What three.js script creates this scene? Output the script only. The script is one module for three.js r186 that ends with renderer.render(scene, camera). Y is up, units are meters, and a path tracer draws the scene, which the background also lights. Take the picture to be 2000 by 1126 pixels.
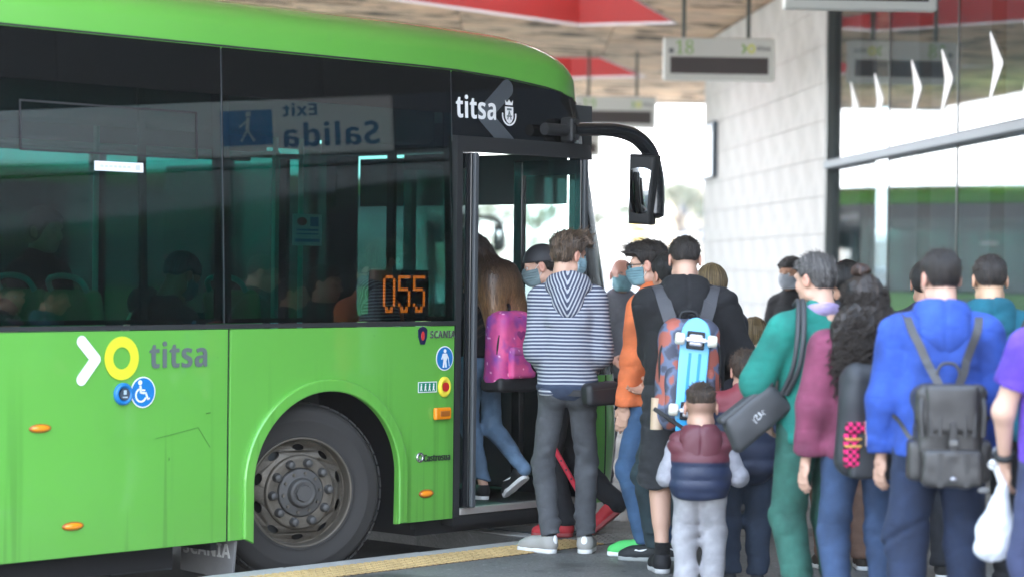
import * as THREE from 'three';
import { mergeGeometries } from 'three/addons/utils/BufferGeometryUtils.js';
import { RoundedBoxGeometry } from 'three/addons/geometries/RoundedBoxGeometry.js';
import { TextGeometry } from 'three/addons/geometries/TextGeometry.js';
import { FontLoader } from 'three/addons/loaders/FontLoader.js';

// ---------------------------------------------------------------- camera, sky, sun, exposure
const scene = new THREE.Scene();
const camera = new THREE.PerspectiveCamera(2 * Math.atan(563 / 4600) * 180 / Math.PI, 1024 / 576, 0.1, 2500);
camera.position.set(0, 1.58, 0);
camera.rotation.set(-Math.atan(40.5 / 4600), 0, 0.65 * Math.PI / 180, 'YXZ');
camera.focus = 13.3;
camera.userData.fStop = camera.getFocalLength() / 52;   // an opening of 52 mm
scene.add(camera);
const renderer = new THREE.WebGLRenderer();
renderer.toneMapping = THREE.LinearToneMapping;
renderer.toneMappingExposure = 4.7;
renderer.shadowMap.enabled = true;

function hash(x, y, z) {
  let h = Math.imul(x | 0, 374761393) ^ Math.imul(y | 0, 668265263) ^ Math.imul(z | 0, 2147483647 - 61);
  h = Math.imul(h ^ (h >>> 13), 1274126177); h ^= h >>> 16;
  return (h >>> 0) / 4294967295;
}
const fade = (t) => t * t * (3 - 2 * t), lerp = (a, b, t) => a + (b - a) * t, clamp = (x, a, b) => x < a ? a : x > b ? b : x;
const sstep = (a, b, x) => fade(clamp((x - a) / (b - a), 0, 1));
function vnoise(x, y, z) {   // -1..1
  const xi = Math.floor(x), yi = Math.floor(y), zi = Math.floor(z), u = fade(x - xi), v = fade(y - yi), w = fade(z - zi);
  const a = lerp(lerp(hash(xi, yi, zi), hash(xi + 1, yi, zi), u), lerp(hash(xi, yi + 1, zi), hash(xi + 1, yi + 1, zi), u), v);
  const b = lerp(lerp(hash(xi, yi, zi + 1), hash(xi + 1, yi, zi + 1), u), lerp(hash(xi, yi + 1, zi + 1), hash(xi + 1, yi + 1, zi + 1), u), v);
  return lerp(a, b, w) * 2 - 1;
}
const fbm = (x, y, z, n = 4) => { let s = 0, a = 0.5; for (let i = 0; i < n; i++) { s += a * vnoise(x, y, z); x = x * 2.03 + 7.1; y = y * 2.03 + 3.7; z = z * 2.03 + 1.3; a *= 0.5; } return s; };
function rng(seed) { let s = seed >>> 0; return () => { s = (s + 0x6D2B79F5) >>> 0; let t = s; t = Math.imul(t ^ (t >>> 15), t | 1); t ^= t + Math.imul(t ^ (t >>> 7), t | 61); return ((t ^ (t >>> 14)) >>> 0) / 4294967296; }; }

const SUN = new THREE.Vector3(-0.62, 0.60, -0.50).normalize();
{
  const W = 512, Hh = 256, d = new Float32Array(W * Hh * 4);
  for (let j = 0; j < Hh; j++) for (let i = 0; i < W; i++) {
    const el = (j + 0.5) / Hh * Math.PI - Math.PI / 2, az = (i + 0.5) / W * 2 * Math.PI - Math.PI;
    const x = Math.cos(el) * Math.cos(az), y = Math.sin(el), z = Math.cos(el) * Math.sin(az);
    const up = clamp(y, 0, 1), cl = sstep(-0.15, 0.35, fbm(x * 2.2 / (0.35 + up), y * 3, z * 2.2 / (0.35 + up), 5));
    const glow = Math.pow(clamp(x * SUN.x + y * SUN.y + z * SUN.z, 0, 1), 6) * 0.9;
    const hz = Math.pow(1 - up, 4), c = [lerp(0.62, 1.55, hz), lerp(0.86, 1.62, hz), lerp(1.25, 1.68, hz)], w = 1.5 + glow;
    for (let k = 0; k < 3; k++) d[(j * W + i) * 4 + k] = y < 0 ? 0.7 : lerp(c[k], w, cl * 0.8) + glow * 0.5;
    d[(j * W + i) * 4 + 3] = 1;
  }
  const t = new THREE.DataTexture(d, W, Hh, THREE.RGBAFormat, THREE.FloatType);
  t.mapping = THREE.EquirectangularReflectionMapping; t.magFilter = THREE.LinearFilter; t.needsUpdate = true;
  scene.background = t; scene.environment = t;
}
const sun = new THREE.DirectionalLight(0xfff0dc, 4.2);
sun.position.copy(SUN).multiplyScalar(120).add(new THREE.Vector3(0, 0, -30)); sun.target.position.set(0, 0, -30);
sun.castShadow = true; Object.assign(sun.shadow.camera, { left: -80, right: 80, top: 80, bottom: -80, far: 300 }); sun.shadow.mapSize.set(4096, 4096);
scene.add(sun, sun.target);
scene.fog = new THREE.FogExp2(0xffffff, 0.0003);

// ---------------------------------------------------------------- helpers
const V = (x, y, z) => new THREE.Vector3(x, y, z);
const fonts = {};
for (const f of ['sans_bold', 'serif_regular', 'sans_regular']) fonts[f] = await new FontLoader().loadAsync(`fonts/droid/droid_${f}.typeface.json`);
const used = {};
function numbered(n) { const k = used[n] = (used[n] ?? -1) + 1; return k ? n + '_' + String(k).padStart(3, '0') : n; }
function tag(o, label, category, group, kind) { if (label) o.userData.label = label; if (category) o.userData.category = category; if (group) o.userData.group = group; if (kind) o.userData.kind = kind; return o; }
function thing(name, label, category, pos = [0, 0, 0], turn = 0, group) { const o = new THREE.Group(); o.name = numbered(name); o.position.set(...pos); o.rotation.y = turn; scene.add(o); return tag(o, label, category, group); }
function mesh(name, geo, mat, parent, label) {
  if (Array.isArray(geo)) geo = merge(geo);
  const m = new THREE.Mesh(geo, mat); m.name = parent ? name : numbered(name); m.castShadow = m.receiveShadow = true; (parent ?? scene).add(m);
  if (label) m.userData.label = label; return m;
}
function struct(name, geo, mat) { const m = mesh(name, geo, mat); m.userData.kind = 'structure'; return m; }
function merge(list) {
  const gs = list.map((g) => { const h = g.index ? g.toNonIndexed() : g.clone(); for (const k of Object.keys(h.attributes)) if (!['position', 'normal', 'uv'].includes(k)) h.deleteAttribute(k); if (!h.attributes.uv) h.setAttribute('uv', new THREE.BufferAttribute(new Float32Array(h.attributes.position.count * 2), 2)); return h; });
  return mergeGeometries(gs);
}
const box = (x0, y0, z0, x1, y1, z1, r = 0) => {
  const w = Math.abs(x1 - x0), h = Math.abs(y1 - y0), d = Math.abs(z1 - z0), g = r ? new RoundedBoxGeometry(w, h, d, 2, Math.min(r, w / 2.01, h / 2.01, d / 2.01)) : new THREE.BoxGeometry(w, h, d);
  return g.translate((x0 + x1) / 2, (y0 + y1) / 2, (z0 + z1) / 2);
};
function rod(a, b, r, r2 = r, n = 12) { const d = V(...b).sub(V(...a)), g = new THREE.CylinderGeometry(r2, r, d.length(), n); g.applyQuaternion(new THREE.Quaternion().setFromUnitVectors(V(0, 1, 0), d.clone().normalize())); return g.translate((a[0] + b[0]) / 2, (a[1] + b[1]) / 2, (a[2] + b[2]) / 2); }
const tube = (pts, r, n = 40, m = 10) => new THREE.TubeGeometry(new THREE.CatmullRomCurve3(pts.map((p) => V(...p))), n, r, m);
function poly(pts, depth, bevel = 0) {   // outline in x, y, pushed back from z = 0
  const s = new THREE.Shape(pts.map((p) => new THREE.Vector2(p[0], p[1])));
  return new THREE.ExtrudeGeometry(s, { depth, bevelEnabled: bevel > 0, bevelSize: bevel, bevelThickness: bevel, bevelOffset: -bevel, bevelSegments: 2, curveSegments: 24 }).translate(0, 0, -depth - bevel);
}
function flat(pts, y0, y1) {   // outline in world x, z, as a slab from y0 to y1
  const s = new THREE.Shape(pts.map((p) => new THREE.Vector2(p[0], -p[1])));
  return new THREE.ExtrudeGeometry(s, { depth: y1 - y0, bevelEnabled: false }).rotateX(-Math.PI / 2).translate(0, y0, 0);
}
function text(str, font, w, h, depth = 0.002, seg = 3) {   // fitted to a box w by h whose lower left corner is the origin
  const g = new TextGeometry(str, { font: fonts[font], size: 1, depth: 1, curveSegments: seg, bevelEnabled: false });
  g.computeBoundingBox(); const b = g.boundingBox; g.translate(-b.min.x, -b.min.y, 0);
  return g.scale(w ? w / (b.max.x - b.min.x) : h / (b.max.y - b.min.y), h / (b.max.y - b.min.y), depth);
}
const lin = (r, g, b) => new THREE.Color().setRGB(r, g, b), srgb = (r, g, b) => new THREE.Color().setRGB(r / 255, g / 255, b / 255, THREE.SRGBColorSpace);
function std(color, roughness = 0.7, o = {}) { return new THREE.MeshStandardMaterial({ color, roughness, ...o }); }
function phys(color, roughness, o = {}) { return new THREE.MeshPhysicalMaterial({ color, roughness, ...o }); }
const texCache = {};
function dataTex(key, n, fn, color = true, m = n) {   // fn(u, v, i, j) gives [r, g, b] in 0..1
  if (texCache[key]) return texCache[key];
  const d = new Uint8Array(n * m * 4);
  for (let j = 0; j < m; j++) for (let i = 0; i < n; i++) { const c = fn(i / n, j / m, i, j), k = (j * n + i) * 4; for (let q = 0; q < 3; q++) d[k + q] = clamp(Math.round(c[q] * 255), 0, 255); d[k + 3] = 255; }
  const t = new THREE.DataTexture(d, n, m); t.wrapS = t.wrapT = THREE.RepeatWrapping; t.magFilter = THREE.LinearFilter; if (color) t.colorSpace = THREE.SRGBColorSpace; t.needsUpdate = true;
  return texCache[key] = t;
}
// noise that repeats over the unit square
function tnoise(u, v, f, s = 0, g = f) { const x = u * f, y = v * g, xi = Math.floor(x), yi = Math.floor(y), a = fade(x - xi), b = fade(y - yi), q = (i, j) => hash(((i % f) + f) % f, ((j % g) + g) % g, s); return lerp(lerp(q(xi, yi), q(xi + 1, yi), a), lerp(q(xi, yi + 1), q(xi + 1, yi + 1), a), b); }
const tfbm = (u, v, f, n, s = 0, g = f) => { let r = 0, a = 0.5, t = 0; for (let i = 0; i < n; i++) { r += a * tnoise(u, v, f, s + i, g); t += a; f *= 2; g *= 2; a *= 0.55; } return r / t; };
function canvasTex(w, h, draw) { const c = document.createElement('canvas'); c.width = w; c.height = h; draw(c.getContext('2d'), w, h); const t = new THREE.CanvasTexture(c); t.colorSpace = THREE.SRGBColorSpace; return t; }
function uvPlane(g, fx, fy) { const p = g.attributes.position, u = new Float32Array(p.count * 2); for (let i = 0; i < p.count; i++) { u[i * 2] = fx(p.getX(i), p.getY(i), p.getZ(i)); u[i * 2 + 1] = fy(p.getX(i), p.getY(i), p.getZ(i)); } g.setAttribute('uv', new THREE.BufferAttribute(u, 2)); return g; }
function rep(t, x, y) { const c = t.clone(); c.repeat.set(x, y ?? x); c.needsUpdate = true; return c; }
function shell(fn, nu, nv, th) {   // a curved plate: fn(u, v, off) -> [x, y, z], off measured outwards
  const pos = [], uv = [], idx = [], W = nu + 1, N = W * (nv + 1);
  for (const off of [0, -th]) for (let j = 0; j <= nv; j++) for (let i = 0; i <= nu; i++) { const p = fn(i / nu, j / nv, off); pos.push(...p); uv.push(p[0], p[1]); }
  const q = (a, b, c, d) => idx.push(a, b, c, a, c, d);
  for (let j = 0; j < nv; j++) for (let i = 0; i < nu; i++) { const a = j * W + i; q(a, a + 1, a + W + 1, a + W); q(N + a, N + a + W, N + a + W + 1, N + a + 1); }
  const front = new THREE.BufferGeometry(); front.setAttribute('position', new THREE.Float32BufferAttribute(pos, 3)); front.setAttribute('uv', new THREE.Float32BufferAttribute(uv, 2)); front.setIndex(idx); front.computeVertexNormals();
  const rim = [], ri = [], loop = [];
  for (let i = 0; i < nu; i++) loop.push(i); for (let j = 0; j < nv; j++) loop.push(j * W + nu); for (let i = nu; i > 0; i--) loop.push(nv * W + i); for (let j = nv; j > 0; j--) loop.push(j * W);
  loop.forEach((a, k) => { const b = loop[(k + 1) % loop.length], n = rim.length / 3; for (const v of [a, N + a, N + b, b]) rim.push(pos[v * 3], pos[v * 3 + 1], pos[v * 3 + 2]); ri.push(n, n + 1, n + 2, n, n + 2, n + 3); });
  const r = new THREE.BufferGeometry(); r.setAttribute('position', new THREE.Float32BufferAttribute(rim, 3)); r.setIndex(ri); const r2 = r.toNonIndexed(); r2.computeVertexNormals();
  return merge([front, r2]);
}

// ---------------------------------------------------------------- materials of the place
const speck = dataTex('speck', 512, (u, v) => { const a = tfbm(u, v, 6, 4, 3), b = tnoise(u, v, 256, 9), c = tnoise(u, v, 90, 4); const k = 0.62 + 0.22 * a + 0.13 * (b - 0.5) + (c > 0.86 ? 0.13 : 0) - (c < 0.1 ? 0.12 : 0); return [k, k, k * 0.99]; });
const speckL = dataTex('speckL', 512, (u, v) => { const a = tfbm(u, v, 5, 5, 13), b = tnoise(u, v, 256, 19), c = tnoise(u, v, 80, 24); const k = 0.90 + 0.14 * (a - 0.5) + 0.09 * (b - 0.5) - (c < 0.08 ? 0.05 : 0); return [k, k, k * 0.995]; });
const floorT = dataTex('floorT', 1024, (u, v) => { const a = tfbm(u, v, 4, 6, 3), b = tnoise(u, v, 512, 9), c = tnoise(u, v, 230, 4), s = tfbm(u, v, 7, 4, 66), q = tnoise(u, v, 40, 51); let k = 0.60 + 0.30 * (a - 0.5) + 0.14 * (b - 0.5) + (c > 0.88 ? 0.13 : 0) - (c < 0.1 ? 0.12 : 0); k *= 1 - 0.35 * sstep(0.56, 0.70, s); if (q > 0.955) k *= 0.62; return [k, k, k * 0.99]; });
const speckB = dataTex('speckB', 256, (u, v) => { const k = 0.5 + 0.5 * (tnoise(u, v, 128, 2) - 0.5) + 0.4 * (tfbm(u, v, 8, 4, 7) - 0.5); return [k, k, k]; }, false);
const wornR = dataTex('wornR', 256, (u, v) => { const k = 0.42 + 0.5 * tfbm(u, v, 4, 5, 21); return [k, k, k]; }, false);
const M = {
  platform: std(lin(0.46, 0.465, 0.45), 0.85, { map: rep(floorT, 0.25), bumpMap: rep(speckB, 1.6), bumpScale: 0.0012, roughnessMap: rep(wornR, 0.3) }),
  road: std(lin(0.40, 0.395, 0.38), 0.95, { map: rep(speckL, 0.25), bumpMap: rep(speckB, 0.8), bumpScale: 0.004 }),
  bayRoad: std(lin(0.13, 0.13, 0.13), 0.8, { map: rep(speck, 0.7), bumpMap: rep(speckB, 1.2), bumpScale: 0.003 }),
  kerb: std(lin(0.48, 0.47, 0.45), 0.85, { map: rep(speckL, 1.2), bumpMap: rep(speckB, 2), bumpScale: 0.0015 }),
  tactileY: std(lin(0.66, 0.45, 0.20), 0.75, { map: rep(speckL, 2.2) }),
  tactileG: std(lin(0.34, 0.32, 0.29), 0.75, { map: rep(speckL, 2.2) }),
  plate: std(lin(0.045, 0.065, 0.085), 1, { roughnessMap: rep(wornR, 0.9, 2.5), metalness: 0.35, bumpMap: rep(speckB, 1, 4), bumpScale: 0.001 }),
  dark: std(lin(0.012, 0.013, 0.014), 0.6), black: std(lin(0.006, 0.006, 0.007), 0.85), darkMetal: std(lin(0.05, 0.058, 0.055), 0.4, { metalness: 0.5 }),
  alu: std(lin(0.62, 0.64, 0.66), 0.35, { metalness: 0.8 }), white: std(lin(0.78, 0.78, 0.77), 0.5), pole: std(lin(0.10, 0.115, 0.105), 0.45, { metalness: 0.3 }),
  red: std(lin(0.26, 0.009, 0.006), 0.6), redDark: std(lin(0.10, 0.012, 0.014), 0.6),
};
M.stones = [0, 1, 2].map((k) => std(lin(0.70 + 0.01 * k, 0.695 + 0.01 * k, 0.68 + 0.01 * k), 0.8, { map: rep(speckL, 0.9 + k * 0.2), bumpMap: rep(speckB, 1.5), bumpScale: 0.0004 }));
const streak = dataTex('streak', 1024, (u, v) => {
  const w = 0.03 * (tfbm(u, v, 5, 3, 2) - 0.5), a = tfbm(u, v + w, 5, 5, 31, 9), b = tfbm(u + w, v, 11, 3, 57, 17), gap = sstep(0.50, 0.36, a * 0.6 + b * 0.4);
  const k = (0.93 + 0.30 * (b - 0.5) + 0.16 * (tnoise(u, v, 512, 5) - 0.5)) * (1 - 0.58 * gap), warm = tfbm(u, v, 3, 3, 77);
  return [k, k * lerp(0.86, 0.93, warm), k * lerp(0.74, 0.86, warm)];
});
const streakB = dataTex('streakB', 512, (u, v) => { const w = 0.03 * (tfbm(u, v, 5, 3, 2) - 0.5), a = tfbm(u, v + w, 5, 5, 31, 9), b = tfbm(u + w, v, 11, 3, 57, 17), k = a * 0.7 + b * 0.3; return [k, k, k]; }, false);
M.soffits = [0, 1, 2].map((k) => { const m = rep(streak, 0.36), b = rep(streakB, 0.36); m.offset.set(k * 0.37, k * 0.61); b.offset.copy(m.offset); const f = 1 - 0.07 * k; return std(lin(0.84 * f, 0.78 * f, 0.70 * f), 0.9, { map: m, bumpMap: b, bumpScale: 0.03 }); });

// ---------------------------------------------------------------- the station: bays, platform, kerbs
// Bays lie in a saw-tooth: bus axes are turned against the station wall; bay(k, x, z) is a point in the axes of bay k.
const TH = 47.5076 * Math.PI / 180, BD = [Math.cos(TH), -Math.sin(TH)], BN = [Math.sin(TH), Math.cos(TH)], B0 = [-1.103, -12.603], PITCH = [5.48, -5.82];
const bay = (k, x, z) => { x += PITCH[0] * k; z += PITCH[1] * k; return [B0[0] + BD[0] * x + BN[0] * z, B0[1] + BD[1] * x + BN[1] * z]; };
const WX = (z) => 5.04 + 0.0739 * z, WTURN = Math.atan(0.0739);   // the station wall's face at world z
{
  const road = struct('road', new THREE.PlaneGeometry(1600, 1600).rotateX(-Math.PI / 2), M.road); road.position.set(0, -0.13, -300); road.geometry = uvPlane(road.geometry, (x) => x, (x, y, z) => z);
  const bayFloor = struct('bay_road', uvPlane(flat([[-11.5, 6], [-11.5, -44], [4, -44], [4, 6]], -0.3, -0.126), (x) => x, (x, y, z) => z), M.bayRoad);
  const edge = [];
  for (let k = -3; k <= 4; k++) edge.push(bay(k, 1.70 - PITCH[0], 0.17), bay(k, 1.70, 0.17));
  const pts = [...edge, [14, edge[edge.length - 1][1]], [14, edge[0][1]]];
  const pf = flat(pts, -0.4, 0); struct('platform', uvPlane(pf, (x, y) => x + y, (x, y, z) => z), M.platform);
  const L = PITCH[0], D = -PITCH[1];
  const stone = new RoundedBoxGeometry(0.992, 0.30, 0.15, 2, 0.012), stone2 = new RoundedBoxGeometry(0.962, 0.30, 0.15, 2, 0.012);
  uvPlane(stone, (x, y, z) => x + z, (x, y, z) => y + z); uvPlane(stone2, (x, y, z) => x + z, (x, y, z) => y + z);
  for (let k = -1; k <= 2; k++) {
    const p = bay(k, 0, 0), side = thing('kerb', null, null, [p[0], 0, p[1]], TH); side.userData.kind = 'structure';
    for (let i = 0; i < 5; i++) { const m = mesh('kerb_stone', stone, M.kerb, side); m.position.set(1.70 - 0.5 - i * 1.0, -0.146 + 0.002 * ((i * 7) % 3), 0.17 + 0.075); }
    for (let i = 0; i < 6; i++) { const m = mesh('kerb_stone', stone2, M.kerb, side); m.rotation.y = Math.PI / 2; m.position.set(1.70 + 0.075, -0.146 + 0.002 * ((i * 5) % 3), 0.17 - 0.5 - i * 0.97); }
  }
  // ribbed tactile tiles
  const tile = (nx) => { const g = []; for (let i = 0; i < nx; i++) for (let j = 0; j < 5; j++) { const x = -0.15 + (i + 0.5) * 0.3 / nx, z = -0.15 + (j + 0.5) * 0.06; g.push(box(x - 0.0150, 0.0025, z - 0.0265, x + 0.0150, 0.010, z + 0.0265, 0.003)); } return uvPlane(merge(g), (x, y, z) => x, (x, y, z) => z); };
  const tg = tile(6), tb = uvPlane(box(-0.149, -0.02, -0.149, 0.149, 0.003, 0.149), (x, y, z) => x, (x, y, z) => z), dirtY = std(lin(0.13, 0.095, 0.06), 0.9, { map: rep(speckL, 2.2) }), dirtG = std(lin(0.13, 0.125, 0.12), 0.9, { map: rep(speckL, 2.2) });
  const put = (m, base, s) => { const t = mesh('tactile_tile', tb, base, s); mesh('ribs', tg, m, t); return t; };
  const p = bay(0, 0, 0), ys = thing('tactile_strip', null, null, [p[0], 0, p[1]], TH); ys.userData.kind = 'structure';
  const my = [0.92, 1, 1.06].map((f) => { const m = M.tactileY.clone(); m.color.multiplyScalar(f); return m; }), mg = [0.85, 0.95, 1].map((f) => { const m = M.tactileG.clone(); m.color.multiplyScalar(f); return m; });
  for (let i = 0; i < 14; i++) put(my[(i * 5) % 3], dirtY, ys).position.set(1.62 - i * 0.3, 0, 0.475);
  const gs = thing('tactile_strip', null, null, [p[0], 0, p[1]], TH); gs.userData.kind = 'structure';
  for (let i = 0; i < 5; i++) put(mg[i % 3], dirtG, gs).position.set(1.92 + i * 0.3, 0, 0.475);
  for (let i = 0; i < 9; i++) for (let j = 0; j < 2; j++) { const m = put(mg[(i + j) % 3], dirtG, gs); m.rotation.y = Math.PI / 2; m.position.set(2.30 + j * 0.3, 0, 0.175 - i * 0.3); }
  const pl = struct('threshold_plate', uvPlane(box(1.86, -0.02, -2.2, 2.14, 0.006, 0.16), (x, y, z) => x, (x, y, z) => z), M.plate); pl.position.set(p[0], 0, p[1]); pl.rotation.y = TH;
  const ln = struct('floor_joint', box(-0.012, -0.01, -1.4, 0.012, 0.004, 1.4), std(lin(0.35, 0.34, 0.3), 0.8)); ln.position.set(2.02, 0, -11.2); ln.rotation.y = -0.06;
}

// ---------------------------------------------------------------- stone wall
{
  const z0 = -24.28, L = 8.22, w = thing('stone_wall', 'pale stone block wall at the end of the glass front', 'wall', [WX(z0), 0, z0], WTURN);
  // local -z runs along the wall away from the camera, local +x goes into the wall
  mesh('wall_core', box(0.05, 0, -L, 0.5, 4.72, 0), M.stones[0], w);
  const hN = 12, ch = 4.72 / hN, r = rng(5);
  for (let j = 0; j < hN; j++) {
    let z = 0; const first = j % 2 ? 0.41 : 0.82; let n = 0;
    while (z < L - 0.01) {
      let len = n++ ? 0.82 : first; if (z + len > L - 0.2) len = L - z;
      const g = new RoundedBoxGeometry(0.06, ch - 0.004, len - 0.004, 1, 0.0015), m = mesh('stone_block', uvPlane(g, (x, y, zz) => zz + x, (x, y, zz) => y + x), M.stones[Math.floor(r() * 3)], w);
      m.position.set(0.02 + (r() - 0.5) * 0.0015, (j + 0.5) * ch, -z - len / 2); z += len;
    }
  }
  const s = thing('wall_screen', 'flat pale blue display panel fixed to the far end of the stone wall', 'screen', [WX(-31.3), 0, -31.3], WTURN);
  mesh('housing', box(-0.085, 2.81, -1.2, -0.012, 3.56, 0, 0.012), std(lin(0.05, 0.07, 0.09), 0.4), s);
  mesh('screen_face', box(-0.09, 2.84, -1.17, -0.084, 3.53, -0.03), std(lin(0.55, 0.66, 0.74), 0.25), s);
}
// ---------------------------------------------------------------- glass front of the station hall
M.hallGlass = phys(lin(0.56, 0.64, 0.67), 0.0, { transmission: 1, thickness: 0, ior: 1.62 });
{
  const z0 = -24.2, n = 8, pw = 2.43, f = thing('glass_front', 'tall glazed station front with white chevrons on its panes', 'facade', [WX(z0), 0, z0], WTURN);
  for (let i = 0; i < n; i++) {
    const a = i * pw + 0.012, b = (i + 1) * pw - 0.012;
    mesh('glass_pane', box(0.04, 0.05, a, 0.052, 2.62, b), M.hallGlass, f); mesh('glass_pane', box(0.04, 2.72, a, 0.052, 4.70, b), M.hallGlass, f);
    if (i) mesh('pane_seal', box(0.034, 0.05, i * pw - 0.010, 0.056, 4.70, i * pw + 0.010), M.darkMetal, f);
    mesh('fin', box(0.30, 0.02, i * pw + 0.05, 0.42, 4.70, i * pw + 0.065), std(lin(0.10, 0.14, 0.14), 0.4), f);
  }
  mesh('transom', [box(-0.07, 2.625, 0.0, 0.06, 2.715, n * pw, 0.02)], std(lin(0.24, 0.27, 0.30), 0.5, { metalness: 0.2 }), f);
  mesh('corner_post', box(-0.03, 0, -0.10, 0.10, 4.72, -0.005), M.darkMetal, f);
  mesh('sill', box(0.0, 0.0, 0, 0.10, 0.05, n * pw), M.darkMetal, f); mesh('head_rail', box(0.0, 4.70, 0, 0.10, 4.735, n * pw), M.darkMetal, f);
  // chevrons stuck on the panes, points towards the open end
  const w = 0.38, h = 0.26, t = 0.23, q = 0.03, sh = [[0, h], [q, h + 0.02], [w, 0.02], [w + 0.01, 0], [w, -0.02], [q, -h - 0.02], [0, -h], [w - t - 0.02, 0]];
  const cg = poly(sh.map(([x, y]) => [x, y]), 0.002).rotateY(-Math.PI / 2);
  for (const z of [-23.45, -22.4, -20.95, -19.9, -18.42, -17.5, -15.9, -14.9, -13.4]) mesh('chevron_decal', cg, M.white, f).position.set(0.0385, 3.19, z - z0);
  // the hall behind the glass
  const hall = thing('station_hall', 'dim hall seen behind the glazed station front', 'building', [WX(z0), 0, z0], WTURN);
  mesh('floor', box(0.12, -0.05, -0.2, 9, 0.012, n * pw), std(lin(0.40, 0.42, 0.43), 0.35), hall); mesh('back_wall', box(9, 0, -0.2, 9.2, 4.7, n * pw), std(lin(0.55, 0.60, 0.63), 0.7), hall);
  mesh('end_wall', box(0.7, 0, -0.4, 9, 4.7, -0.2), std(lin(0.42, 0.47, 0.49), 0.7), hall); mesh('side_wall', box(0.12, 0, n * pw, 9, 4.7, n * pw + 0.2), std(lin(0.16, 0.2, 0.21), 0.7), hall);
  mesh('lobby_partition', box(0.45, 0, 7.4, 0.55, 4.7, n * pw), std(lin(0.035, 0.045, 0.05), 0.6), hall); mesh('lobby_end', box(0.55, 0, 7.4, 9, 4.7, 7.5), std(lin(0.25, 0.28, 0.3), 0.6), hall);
  for (let i = 0; i < 4; i++) mesh('column', new THREE.CylinderGeometry(0.18, 0.18, 4.7, 20).translate(3.2, 2.35, 2 + i * 4.6), std(lin(0.2, 0.22, 0.22), 0.6), hall);
  const bk = thing('bulkhead', 'dark panelled bulkhead above the long exit board', 'bulkhead', [WX(-16.8), 0, -16.8], WTURN); for (let i = 0; i < 6; i++) mesh('bulkhead_panel', box(-0.075, 3.15, i * 2.0 + 0.004, -0.012, 4.69, i * 2.0 + 1.996), M.dark, bk); mesh('lower_strip', box(-0.075, 2.73, 0.004, -0.012, 3.146, 11.99), std(lin(0.02, 0.05, 0.10), 0.4), bk);
  // header board over the exit doors
  const hb = thing('exit_board', 'long white exit board with blue lettering over the hall doors, mirrored in the bus windows', 'sign', [WX(-13.55), 0, -13.55], WTURN);
  mesh('board', box(-0.13, 2.70, 0.22, -0.08, 3.14, 4.6, 0.05), std(lin(0.82, 0.82, 0.82), 0.4), hb);
  const ink = std(lin(0.02, 0.16, 0.36), 0.5), put = (g, z, y) => mesh('lettering', g.rotateY(-Math.PI / 2), ink, hb).position.set(-0.131, y, z);
  put(text('Salida', 'sans_bold', 0.72, 0.19), 0.33, 2.76); put(text('Exit', 'sans_bold', 0.26, 0.10), 0.79, 3.00);
  mesh('pictogram_panel', box(-0.134, 2.79, 1.13, -0.129, 3.06, 1.52), std(lin(0.03, 0.22, 0.5), 0.5), hb);
  const man = [[0, 0.34, 0]].flatMap((mv) => [new THREE.SphereGeometry(0.022, 10, 8).scale(0.2, 1, 1).translate(-0.136, 2.69, 1.31), rod([-0.136, 2.66, 1.31], [-0.136, 2.57, 1.32], 0.014), rod([-0.136, 2.57, 1.32], [-0.136, 2.48, 1.27], 0.009), rod([-0.136, 2.57, 1.32], [-0.136, 2.48, 1.37], 0.009), rod([-0.136, 2.65, 1.31], [-0.136, 2.59, 1.38], 0.008)].map((g) => g.translate(...mv)));
  mesh('walking_figure', man, M.white, hb);
}
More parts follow.
